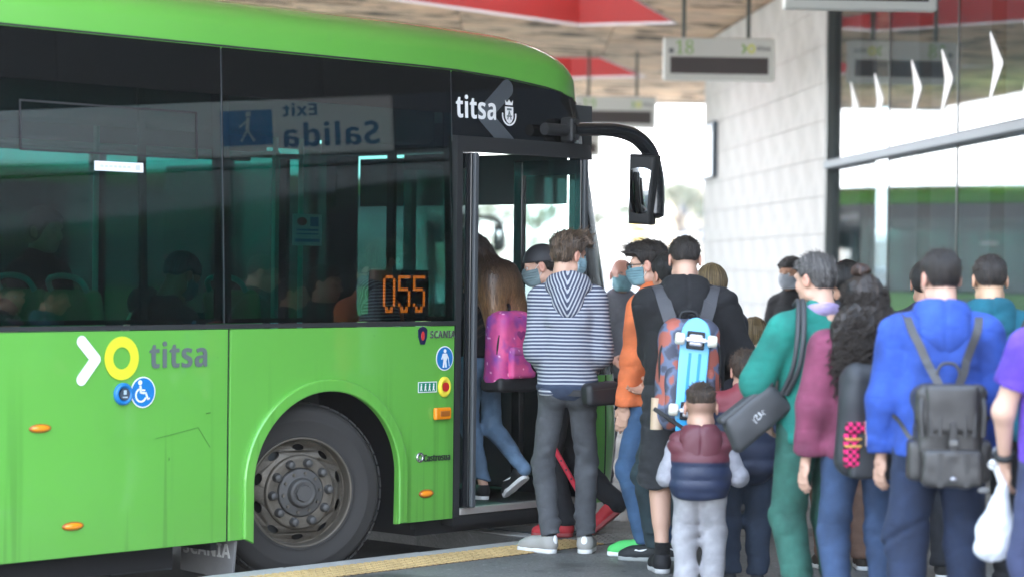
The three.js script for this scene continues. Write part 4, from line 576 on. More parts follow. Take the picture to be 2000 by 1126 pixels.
const soleGeo = (() => { const f = field([cap([0, 0, -0.052], [0, 0, 0.09], 0.044, 0.043), cap([0, 0, 0.09], [0.005, 0, 0.145], 0.044, 0.034)], 0, 0.02); return net((x, y, z) => smax(smax(f(x, 0, z), y - 0.030, 0.008), -y, 0.006), [[-0.065, -0.012, -0.12], [0.065, 0.045, 0.20]], 0.0055); })();
const socksGeo = new THREE.CylinderGeometry(0.043, 0.040, 0.09, 20).translate(0, 0.125, -0.052);

function ik(a, b, l1, l2, hint) {   // elbow or knee between a and b
  const A = V(...a), B = V(...b), d = B.clone().sub(A), L = Math.min(d.length(), (l1 + l2) * 0.998); d.normalize(); const e = B.copy(A).addScaledVector(d, L), x = (l1 * l1 - l2 * l2 + L * L) / (2 * L), h = Math.sqrt(Math.max(l1 * l1 - x * x, 0)), n = V(...hint); n.addScaledVector(d, -n.dot(d)).normalize();
  return [A.addScaledVector(d, x).addScaledVector(n, h).toArray(), e.toArray()];
}
const weave = dataTex('weave', 256, (u, v) => { const k = 0.5 + 0.35 * (tnoise(u, v, 128, 3) - 0.5) + 0.3 * (tfbm(u, v, 16, 3, 12) - 0.5); return [k, k, k]; }, false);
const mottle = dataTex('mottle', 256, (u, v) => { const k = 0.85 + 0.42 * (tfbm(u, v, 4, 6, 8) - 0.5); return [k, k, k]; });
const crumple = dataTex('crumple', 512, (u, v) => { const w = 0.05 * (tfbm(u, v, 6, 3, 40) - 0.5); let h = 0, a = 0.5; for (const [f, g, s] of [[4, 7, 61], [8, 13, 62], [15, 24, 63]]) { const n = Math.abs(2 * tnoise(u + w, v + w, f, s, g) - 1); h += a * Math.pow(n, 0.7); a *= 0.5; } const k = 0.78 * h + 0.10 + 0.05 * (tnoise(u, v, 256, 3) - 0.5); return [k, k, k]; }, false);
const cloth = (c, o = {}) => phys(c.clone().lerp(new THREE.Color().setScalar(c.r * 0.3 + c.g * 0.6 + c.b * 0.1), 0.08), 0.9, { map: rep(mottle, 2.2), bumpMap: rep(crumple, 2.0), bumpScale: 0.009, sheen: 0.15, sheenRoughness: 0.7, sheenColor: c.clone().lerp(lin(1, 1, 1), 0.3), ...o });
const SKIN = { light: lin(0.60, 0.36, 0.26), mid: lin(0.50, 0.28, 0.19), tan: lin(0.42, 0.225, 0.14) };
const skinMat = (c) => phys(c, 0.55, { vertexColors: true });
const HAIR = { black: lin(0.016, 0.013, 0.011), dark: lin(0.030, 0.020, 0.014), brown: lin(0.080, 0.046, 0.026), grey: lin(0.14, 0.125, 0.115), blond: lin(0.36, 0.25, 0.12) };
const hairTex = dataTex('hair', 256, (u, v) => { const k = 0.55 + 0.75 * (tnoise(u, v, 128, 1, 6) - 0.5) + 0.5 * (tnoise(u, v, 32, 2, 3) - 0.5); return [k, k, k]; }), hairB = dataTex('hairB', 256, (u, v) => { const k = tnoise(u, v, 128, 1, 6) * 0.6 + tnoise(u, v, 48, 2, 5) * 0.4; return [k, k, k]; }, false);
const hairMat = (c, o = {}) => phys(c.clone().multiplyScalar(1.6), 0.55, { map: rep(hairTex, 3, 2), bumpMap: rep(hairB, 3, 2), bumpScale: 0.003, ...o });

function person(o) {
  const H = o.H, k = H / 1.75, w = (o.w ?? 1) * k, hs = o.hs ?? (0.5 + 0.5 * k) * 0.99, base = o.base ?? 0, h = o.cell ?? 0.011, ln = (o.lean ?? 0) * k, seated = o.seated;
  const g = thing('person', o.label, 'person', [o.x, base, o.z], o.turn, o.group);
  const pelY = seated ?? 0.94 * k, up = (y) => pelY + (y - 0.94) * k, at = (x, y, z) => [x * w, up(y), z * w + ln * (y - 0.94)];
  const headC = [0, H - (seated === undefined ? 0 : 0.94 * k - pelY) - 0.117 * hs, 0.03 * k + ln * 0.75 + (o.headFwd ?? 0)]; headC[1] -= o.drop ?? 0;
  const neckY = Math.min(up(1.47), headC[1] - 0.145 * hs), sh = neckY - up(1.47);
  const T = (x, y, z) => { const p = at(x, y, z); p[1] += sh * sstep(0.94, 1.4, y); return p; };
  const torso = [ell(T(0, 1.265, -0.005), [0.160 * w, 0.205 * k, 0.108 * w]), ell(T(0, 1.07, 0.005), [0.142 * w, 0.17 * k, 0.103 * w]), cap(T(-0.14, 1.395, -0.012), T(0.14, 1.395, -0.012), 0.058 * k, 0.058 * k), cap(T(0.03, 1.475, -0.015), T(0.15, 1.405, -0.015), 0.045 * k, 0.045 * k), cap(T(-0.03, 1.475, -0.015), T(-0.15, 1.405, -0.015), 0.045 * k, 0.045 * k), cap(T(-0.075, 1.28, -0.075), T(-0.08, 1.34, -0.065), 0.05 * k, 0.05 * k), cap(T(0.075, 1.28, -0.075), T(0.08, 1.34, -0.065), 0.05 * k, 0.05 * k)];
  if (o.belly) torso.push(ell(T(0, 1.06, 0.05), [0.14 * w, 0.14 * k, 0.10 * w * o.belly]));
  const pelvis = [ell(at(0, 0.95, -0.002), [0.163 * w, 0.12 * k, 0.112 * w]), ell(at(0.07, 0.90, -0.048), [0.088 * w, 0.095 * k, 0.08 * w]), ell(at(-0.07, 0.90, -0.048), [0.088 * w, 0.095 * k, 0.08 * w])];
  const feet = o.feet ?? [[0.11, 0.0, 0.12], [-0.11, 0.0, -0.12]];   // x, z, outward turn, lift, pitch : left (+x) first
  const legs = [], ankles = [];
  feet.forEach((f, i) => {
    const s = i ? -1 : 1, hip = at(0.088 * s, 0.905, 0), lift = (f[3] ?? 0) * k, pit = f[4] ?? 0, yaw = f[2];
    const an = [f[0] * k - 0.052 * k * Math.sin(yaw), lift + 0.088 * k + Math.sin(pit) * 0.17 * k, f[1] * k - 0.052 * k * Math.cos(yaw)];
    const [kn, e] = ik(hip, an, 0.425 * k, 0.415 * k, o.kneeHint?.[i] ?? [Math.sin(yaw) * 0.6 + s * 0.1, 0, 1]); legs.push([hip, kn, e]); ankles.push([an, yaw, pit, lift]);
  });
  const hands = o.hands ?? [[0.10, 1.02, 0.27], [-0.10, 1.02, 0.27]], arms = [];
  hands.forEach((p, i) => { const s = i ? -1 : 1, S = T(0.178 * s, 1.392, -0.012), [el, wr] = ik(S, T(...p), 0.285 * k, 0.255 * k, o.elbow?.[i] ?? [0.55 * s, -0.2, -1]); arms.push([S, el, wr]); });
  // body
  const bodyPs = [...torso, ...pelvis, cap(T(0, 1.42, -0.015), [0, headC[1] - 0.11 * hs, headC[2] - 0.035 * hs], 0.056 * k, 0.054 * hs)];
  for (const [a, b, c] of legs) bodyPs.push(cap(a, b, 0.080 * w, 0.054 * w), cap(b, c, 0.052 * w, 0.036 * k), cap([b[0] * 0.8 + c[0] * 0.2, b[1] * 0.8 + c[1] * 0.2, b[2] * 0.8 + c[2] * 0.2 - 0.018 * k], [b[0] * 0.45 + c[0] * 0.55, b[1] * 0.45 + c[1] * 0.55, b[2] * 0.45 + c[2] * 0.55 - 0.012 * k], 0.050 * w, 0.040 * w));
  for (const [a, b, c] of arms) bodyPs.push(cap(a, b, 0.048 * w, 0.040 * w), cap(b, c, 0.041 * w, 0.026 * k));
  const bodyGeo = net(field(bodyPs, -0.002, 0.03), boundsOf(bodyPs, 0.03), o.bareCell ?? Math.max(h, 0.014));
  const yaw = o.headYaw ?? 0, hq = new THREE.Quaternion().setFromEuler(new THREE.Euler(o.headPitch ?? 0.08, yaw, o.headRoll ?? 0, 'YXZ')), hm = new THREE.Matrix4().compose(V(...headC), hq, V(hs, hs, hs).multiply(V(...(o.headShape ?? [1, 1, 1]))));
  const skins = [bodyGeo, headGeo.clone().applyMatrix4(hm)];
  arms.forEach(([a, b, c], i) => { const d = V(...c).sub(V(...b)).normalize(), q = new THREE.Quaternion().setFromUnitVectors(V(0, -1, 0), d), m = handGeo.clone(); if (i) { m.scale(-1, 1, 1); const ix = m.index.array; for (let n = 0; n < ix.length; n += 3) { const t = ix[n]; ix[n] = ix[n + 1]; ix[n + 1] = t; } m.computeVertexNormals(); } if (o.handTwist?.[i]) m.rotateY(o.handTwist[i]); m.scale(k, k, k).applyQuaternion(q).translate(c[0], c[1], c[2]); skins.push(m); });
  if (o.scalp) { const p = skins[1].attributes.position, c = skins[1].attributes.color, inv = hm.clone().invert(), v = V(0, 0, 0); for (let i = 0; i < p.count; i++) { v.fromBufferAttribute(p, i).applyMatrix4(inv); const t = 0.75 * sstep(-0.05, -0.02, v.y - 0.55 * Math.max(0, v.z + 0.02)) * (Math.abs(v.x) > 0.078 && v.y < 0.03 ? 0 : 1); const sc = o.scalp; c.setXYZ(i, lerp(c.getX(i), sc[0], t), lerp(c.getY(i), sc[1], t), lerp(c.getZ(i), sc[2], t)); } }
  mesh('body', mergeC(skins), skinMat(o.skin ?? SKIN.light), g);
  const onHead = (geo) => geo.applyMatrix4(hm);
  if (o.eyes) mesh('eyes', onHead(eyeGeo.clone()), std(lin(1, 1, 1), 0.15, { vertexColors: true }), g);
  // folds
  const sd = o.seed ?? 1, fold = (x, y, z, f, A) => { const q = (y + 0.55 * x * (vnoise(x * 2, y * 3, sd) > 0 ? 1 : -1) + 0.3 * z) * f, n = vnoise(x * f * 0.30 + sd * 3.1, q * 0.95, z * f * 0.30 + sd), m = vnoise(x * f * 0.7 + 9, q * 1.8 + sd, z * f * 0.7), w2 = 0.45 + 0.55 * sstep(-0.35, 0.4, vnoise(x * 4 + sd, y * 5, z * 4 + 7)); return A * w2 * ((1 - 2.6 * Math.abs(n)) * 0.9 + 0.35 * m); };
  const dist = (p, x, y, z) => Math.hypot(p[0] - x, p[1] - y, p[2] - z);
  // trousers
  const tr = o.trousers;
  if (tr) {
    const off = tr.off ?? 0.011, ps = pelvis.map((p) => ({ ...p })), fl = tr.flare ?? 0.008, hem = (tr.hem ?? 0.075) * k;
    ps.push(ell(at(0, 1.02, 0), [0.148 * w, 0.09 * k, 0.105 * w]));
    for (const [a, b, c] of legs) ps.push(cap(a, b, 0.083 * w, 0.058 * w + fl * 0.5), cap(b, c, 0.058 * w + fl * 0.5, 0.042 * k + fl), cap([b[0] * 0.8 + c[0] * 0.2, b[1] * 0.8 + c[1] * 0.2, b[2] * 0.8 + c[2] * 0.2 - 0.016 * k], [b[0] * 0.45 + c[0] * 0.55, b[1] * 0.45 + c[1] * 0.55, b[2] * 0.45 + c[2] * 0.55 - 0.01 * k], 0.050 * w, 0.040 * w));
    const f0 = field(ps, off, 0.028), top = tr.top ?? up(1.06), A = tr.fold ?? 0.006;
    const f = (x, y, z) => { let d = f0(x, y, z); if (Math.abs(d) < 0.05) { let a = 0.25; for (const [p, q, c] of legs) a += 0.9 * sstep(0.20 * k, 0.02, dist(q, x, y, z)) + 0.9 * sstep(0.28 * k, 0.03, dist(c, x, y, z)); a += 0.6 * sstep(0.16 * k, 0.0, Math.hypot(y - up(0.84), z * 0.6)); d += fold(x, y, z, 17, 1.7 * A * Math.min(a, 1.1)) - 0.7 * A * Math.min(a, 1.1); if (tr.crease) d += 0; } d = smax(d, y - top, 0.01); if (hem > 0) d = smax(d, hem + 0.012 * Math.sin(x * 30) * (tr.hem ? 1 : 0.4) - y, 0.008); return d; };
    const m = mesh('trousers', net(f, boundsOf(ps, 0.05), h, tr.colorFn?.(k)), tr.mat ?? cloth(tr.color, tr.colorFn ? { vertexColors: true } : {}), g);
    if (tr.label) m.userData.label = tr.label;
    g.userData_legs = f0;
  }
  // top
  const tp = o.top; let topF = null;
  if (tp) {
    const off = tp.off ?? 0.016, hem = up(tp.hem ?? 0.88), ps = torso.map((p) => ({ ...p })); ps.push({ ...pelvis[0], r: pelvis[0].r.map((r, i) => r + (i === 1 ? 0.03 : 0.004)) }, { ...pelvis[1] }, { ...pelvis[2] });
    const boxy = tp.boxy ?? 0.5; ps.push(ell(T(0, 1.10, -0.01), [(0.150 + 0.018 * boxy) * w, 0.26 * k, (0.108 + 0.018 * boxy) * w]));
    if (tp.sleeves !== 'none') for (const [a, b, c] of arms) { const pf = tp.puff ?? 0.004; if (tp.sleeves === 'short') ps.push(cap(a, b, 0.056 * w, 0.056 * w, 0.62)); else ps.push(cap(a, b, 0.053 * w + pf, 0.048 * w + pf), cap(b, c, 0.048 * w + pf, 0.034 * k + pf * 0.6, tp.cut ?? 0.97)); }
    if (tp.collar !== 0) ps.push({ t: [0, neckY + (tp.collarUp ?? 0.0) * k, headC[2] * 0.6 - 0.025 * k], R: (tp.collarR ?? 0.060) * k, r0: 0.012 * k, sy: tp.collarH ?? 1.5, tilt: -0.35 });
    const f0 = field(ps, off, 0.03), A = tp.fold ?? 0.006;
    topF = (x, y, z) => { let d = f0(x, y, z); if (Math.abs(d) < 0.05) { let a = 0.28 + 0.75 * sstep(up(1.12), hem, y); for (const [p, q, c] of arms) a += 0.9 * sstep(0.17 * k, 0.02, dist(q, x, y, z)) + 0.55 * sstep(0.2 * k, 0.02, dist(c, x, y, z)) + 0.35 * sstep(0.16 * k, 0.02, dist(p, x, y, z)); d += fold(x, y, z, tp.foldF ?? 13, 1.7 * A * Math.min(a, 1.15)) - 0.7 * A * Math.min(a, 1.15); if (tp.quilt) { const q = ((y / tp.quilt) % 1 + 1) % 1; d -= 0.010 * Math.sqrt(Math.max(0, 1 - (2 * q - 1) ** 2)) - 0.006; } if (tp.band) d += 0.005 * sstep(hem + 0.055 * k, hem + 0.045 * k, y) * 1; } return smax(d, hem + 0.006 * Math.sin(x * 22 + sd) - y, 0.012); };
    const m = mesh(tp.name ?? 'sweatshirt', net(topF, boundsOf(ps, 0.06), h, tp.colorFn?.(up, T), tp.uvFn?.(up)), tp.mat ?? cloth(tp.color, tp.colorFn ? { vertexColors: true } : {}), g);
    if (tp.hood) {
      const kh = Math.max(k, hs * 0.82), hd = [ell([0, neckY - 0.005 * kh, -0.070 * kh + ln * 0.5], [0.118 * kh, 0.065 * kh, 0.062 * kh]), ell([0, neckY - 0.075 * kh, -0.108 * kh + ln * 0.45], [0.088 * kh * (tp.hoodW ?? 1), 0.095 * kh * (tp.hoodH ?? 1), 0.042 * kh]), { t: [0, neckY + 0.012 * kh, headC[2] * 0.6 - 0.032 * kh], R: 0.088 * kh, r0: 0.024 * kh, sx: 1.1, sy: 1.6, tilt: -0.30 }];
      const hf0 = field(hd, 0.004, 0.04), nk = cap([0, neckY - 0.2 * kh, headC[2] * 0.6 - 0.03 * kh], [0, neckY + 0.3 * kh, headC[2] * 0.8], 0.058 * hs, 0.058 * hs);
      const hf = (x, y, z) => { let d = hf0(x, y, z); if (Math.abs(d) < 0.04) d += fold(x, y, z, 16, 0.006) + 0.007 * sstep(0.012, 0.0, Math.abs(x)) * (tp.seam ?? 1); return smax(d, -prim(nk, x, y, z, 0.0), 0.015); };
      mesh('hood', net(hf, boundsOf(hd, 0.04), h * 0.85, tp.hoodColor, tp.hoodUv?.(neckY)), tp.hoodMat ?? m.material, g);
    }
    if (tp.hemBand) { const b = tp.hemBand; mesh('waistband', net((x, y, z) => smax(smax(f0(x, y, z) + 0.004, y - hem - 0.004, 0.006), hem - b - y, 0.008), [[-0.35 * w, hem - b - 0.03, -0.3 * w], [0.35 * w, hem + 0.03, 0.3 * w]], h), cloth(tp.bandColor ?? tp.color), g); }
  }
  // shoes
  if (o.shoes) ankles.forEach(([an, yw, pit, lift], i) => {
    const q = new THREE.Matrix4().makeRotationY(yw), p = new THREE.Matrix4().makeRotationX(pit), m = new THREE.Matrix4().makeTranslation(an[0] + 0.052 * k * Math.sin(yw) * Math.cos(pit), lift + Math.max(0, Math.sin(pit)) * 0.14 * k, an[2] + 0.052 * k * Math.cos(yw) * Math.cos(pit)).multiply(q).multiply(p).scale(V(k * 0.95 * (i ? -1 : 1), k * 0.95, k * 0.93));
    const fix = (geo) => { const c = geo.clone().applyMatrix4(m); if (i && c.index) { const ix = c.index.array; for (let n = 0; n < ix.length; n += 3) { const t = ix[n]; ix[n] = ix[n + 1]; ix[n + 1] = t; } } c.computeVertexNormals(); return c; };
    const sm = mesh('shoe', fix(shoeGeo), o.shoes.mat ?? std(o.shoes.color, 0.7, { bumpMap: rep(weave, 12), bumpScale: 0.0006 }), g); mesh('sole', fix(soleGeo), std(o.shoes.sole ?? lin(0.7, 0.7, 0.68), 0.6), sm);
    if (o.shoes.heel) mesh('heel_patch', fix(new THREE.SphereGeometry(1, 14, 10).scale(0.020, 0.034, 0.012).translate(0, 0.075, -0.092)), std(o.shoes.heel, 0.5), sm);
    if (o.shoes.swoosh) for (const s of [1, -1]) mesh('side_stripe', fix(poly([[-0.05, 0.062], [-0.03, 0.052], [0.07, 0.086], [-0.02, 0.070], [-0.038, 0.076]], 0.003).rotateY(Math.PI / 2 * s).translate(0.0445 * s, 0, 0.02)), std(lin(0.8, 0.8, 0.8), 0.5), sm);
    if (o.shoes.sock) mesh('sock', fix(socksGeo), cloth(o.shoes.sock), g);
  });
  // hair
  const hr = o.hair;
  if (hr) {
    const t = hr.t ?? 0.014, topT = hr.top ?? t, nape = hr.nape ?? -0.055, fz = hr.fz ?? 0.06, r0 = rng(sd * 7 + 1);
    const f = (x, y, z) => {
      const d = skullF(x, y, z); if (d > 0.09 || d < -0.05) return d - 0.01;
      const hl = z < -0.02 ? nape + 0.35 * Math.max(0, Math.abs(x) - 0.045) + (0.04 * sstep(-0.075, -0.02, z)) : lerp(nape + 0.045, hr.front ?? 0.062, sstep(-0.02, fz, z));
      const ear = Math.hypot((z + 0.012) / 0.026, (y + 0.008) / 0.034); let th = lerp(t, topT, sstep(0.01, 0.07, y)) + (hr.quiff ?? 0) * sstep(0.03, 0.085, z) * sstep(0.03, 0.08, y);
      th *= 1 + 0.18 * vnoise(x * 30 + sd, y * 12, z * 30) + 0.16 * vnoise(x * 75, y * 34 + sd, z * 75) + (hr.rough ?? 0) * vnoise(x * 55 + 3, y * 55, z * 55);
      const m = sstep(hl - (hr.fadeW ?? 0.012), hl + (hr.fadeW ?? 0.012), y) * (Math.abs(x) > 0.055 ? sstep(0.85, 1.25, ear) : 1);
      return d - lerp(-0.006, th, m);
    };
    const hg = net(f, [[-0.13, -0.12, -0.16], [0.13, 0.20, 0.16]], hr.cell ?? 0.0055, null, (x, y, z) => [Math.atan2(x, -z) * 0.5, Math.hypot(x, z) * 1.5 + y]), tuft = [], hp = hg.attributes.position, hn = hg.attributes.normal;
    const nT = hr.tufts ?? (h > 0.0125 ? 0 : 900), tl = hr.tl ?? Math.min(0.030, 0.010 + topT * 0.7);
    for (let i = 0; i < nT; i++) { const q = Math.floor(r0() * hp.count), v = V(hp.getX(q), hp.getY(q), hp.getZ(q)), n = V(hn.getX(q), hn.getY(q), hn.getZ(q)); if (skullF(v.x, v.y, v.z) < 0.003) continue; const fl = v.y > 0.06 ? V((r0() - 0.5) * 1.2, (hr.quiff ?? 0) * 12, 1) : V((r0() - 0.5) * 0.5, -1, v.z > 0.02 ? -0.5 : 0); fl.addScaledVector(n, -fl.dot(n)).normalize(); const L = tl * (0.6 + 0.8 * r0()) * (v.y > 0.05 ? 1.15 : 0.7), lift = 0.22 + 0.3 * r0(), P = [], N = []; for (let j = 0; j <= 3; j++) { const t = j / 3; P.push(v.clone().addScaledVector(fl, L * t).addScaledVector(n, L * lift * t - 0.002)); N.push(n); } tuft.push(ribbon(P, N, (t) => 0.0038 * (1 - 0.75 * t), 0.001)); }
    const hm2 = mesh('hair', onHead(hg), hairMat(hr.color), g);
    if (tuft.length) mesh('hair_tufts', onHead(merge(tuft)), hairMat(hr.color.clone().multiplyScalar(1.25)), hm2).userData.kind = 'stuff';
  }
  if (o.brows) mesh('eyebrows', onHead(merge([1, -1].map((s) => tube([[0.014 * s, 0.028, 0.092], [0.032 * s, 0.033, 0.088], [0.048 * s, 0.027, 0.074]], 0.0035, 10, 6)))), hairMat(o.brows), g);
  if (o.mask) {
    const mf0 = field([...headPrims.slice(0, 10), ell([0, -0.048, 0.082], [0.046, 0.042, 0.036])], 0.004, 0.03), mf = (x, y, z) => smax(smax(mf0(x, y, z) + 0.0022 * Math.cos(y * 420) * (y < -0.01 && y > -0.075 ? 1 : 0), Math.max(0.012 - z, y + 0.012 - 0.10 * Math.abs(x) - 0.02 * (z > 0.09 ? 1 : 0)), 0.004), -y - 0.108, 0.006);
    const mm = mesh('face_mask', onHead(net(mf, [[-0.10, -0.13, -0.01], [0.10, 0.02, 0.15]], 0.0045)), cloth(o.mask), g);
    mesh('ear_loop', onHead(merge([1, -1].flatMap((s) => [tube([[0.060 * s, -0.02, 0.04], [0.078 * s, 0.008, 0.012], [0.082 * s, 0.022, -0.018]], 0.0016, 10, 5), tube([[0.056 * s, -0.085, 0.03], [0.074 * s, -0.04, 0.0], [0.082 * s, -0.01, -0.028]], 0.0016, 10, 5)]))), M.white, mm);
  }
  if (o.glasses) mesh('glasses', onHead(merge([1, -1].flatMap((s) => [new THREE.TorusGeometry(0.023, 0.003, 8, 24).scale(1.1, 0.8, 1).translate(0.034 * s, 0.006, 0.106), rod([0.058 * s, 0.012, 0.102], [0.083 * s, 0.008, -0.01], 0.0025)]).concat(rod([-0.01, 0.008, 0.107], [0.01, 0.008, 0.107], 0.0025)))), M.dark, g);
  const api = { g, k, w, hm, headC, neckY, T, up, topF, arms, legs, h, pos: [o.x, base, o.z], turn: o.turn,
    prop(name, label, category, group) { return thing(name, label, category, [o.x, base, o.z], o.turn, group); },
    strap(pts, width, lift = 0.006, th = 0.005, n = 44) {   // a ribbon laid on the garment
      const c = new THREE.CatmullRomCurve3(pts.map((p) => V(...p))), P = [], N = [], grad = (p) => { const e = 0.004; return V(topF(p.x + e, p.y, p.z) - topF(p.x - e, p.y, p.z), topF(p.x, p.y + e, p.z) - topF(p.x, p.y - e, p.z), topF(p.x, p.y, p.z + e) - topF(p.x, p.y, p.z - e)).normalize(); };
      for (let i = 0; i <= n; i++) { const p = c.getPoint(i / n); let nn = grad(p); for (let q = 0; q < 6; q++) { const d = topF(p.x, p.y, p.z) - lift; if (d > 0.05) break; p.addScaledVector(nn, -d); nn = grad(p); } P.push(p); N.push(nn); }
      for (let q = 0; q < 3; q++) for (let i = 1; i < n; i++) { P[i].add(P[i - 1]).add(P[i + 1]).divideScalar(3); N[i].add(N[i - 1]).add(N[i + 1]).normalize(); }
      return ribbon(P, N, width, th);
    } };
  return api;
}
function ribbon(P, N, width, th) {
  const pos = [], idx = [], n = P.length - 1;
  P.forEach((p, i) => { const t = P[Math.min(i + 1, n)].clone().sub(P[Math.max(i - 1, 0)]).normalize(), s = t.clone().cross(N[i]).normalize(), wd = typeof width === 'function' ? width(i / n) : width; for (const [a, b] of [[-1, 0], [1, 0], [1, 1], [-1, 1]]) pos.push(...p.clone().addScaledVector(s, a * wd / 2).addScaledVector(N[i], b * th).toArray()); });
  for (let i = 0; i < n; i++) for (let q = 0; q < 4; q++) { const a = i * 4 + q, b = i * 4 + (q + 1) % 4; idx.push(a, b, b + 4, a, b + 4, a + 4); }
  idx.push(0, 3, 2, 0, 2, 1); const e = n * 4; idx.push(e, e + 1, e + 2, e, e + 2, e + 3);
  const g = new THREE.BufferGeometry(); g.setAttribute('position', new THREE.Float32BufferAttribute(pos, 3)); g.setIndex(idx); const r = g.toNonIndexed(); r.computeVertexNormals(); return uvPlane(r, (x, y, z) => x + z, (x, y) => y);
}
// ---------------------------------------------------------------- the people, one by one
const QUEUE = 'people queuing for the bus', PI = Math.PI;
const C = (r, g, b, f = 0.85) => srgb(r, g, b).multiplyScalar(f);
const rb = (c, hf, r, taper = 0) => (x, y, z) => { const px = (x - c[0]) / (1 - taper * clamp((y - c[1]) / hf[1], -1, 1)), qx = Math.abs(px) - hf[0] + r, qy = Math.abs(y - c[1]) - hf[1] + r, qz = Math.abs(z - c[2]) - hf[2] + r; return Math.hypot(Math.max(qx, 0), Math.max(qy, 0), Math.max(qz, 0)) + Math.min(Math.max(qx, qy, qz), 0) - r; };
const bx = (c, hf, p = 0.03) => [[c[0] - hf[0] * 1.25 - p, c[1] - hf[1] - p, c[2] - hf[2] - p], [c[0] + hf[0] * 1.25 + p, c[1] + hf[1] + p, c[2] + hf[2] + p]];
const wob = (f, A, fr, s = 0) => (x, y, z) => { const d = f(x, y, z); return Math.abs(d) < 0.05 ? d + A * vnoise(x * fr + s, y * fr, z * fr) : d; };
function soft(name, c, hf, r, mat, parent, o = {}) { return mesh(name, net(wob(rb(c, hf, r, o.taper ?? 0), o.A ?? 0.006, o.fr ?? 14, o.s ?? 1), bx(c, hf), o.h ?? 0.008, o.colorFn), mat, parent, o.label); }
const nylon = (c, o = {}) => std(c, 0.6, { bumpMap: rep(weave, 8), bumpScale: 0.0005, ...o });

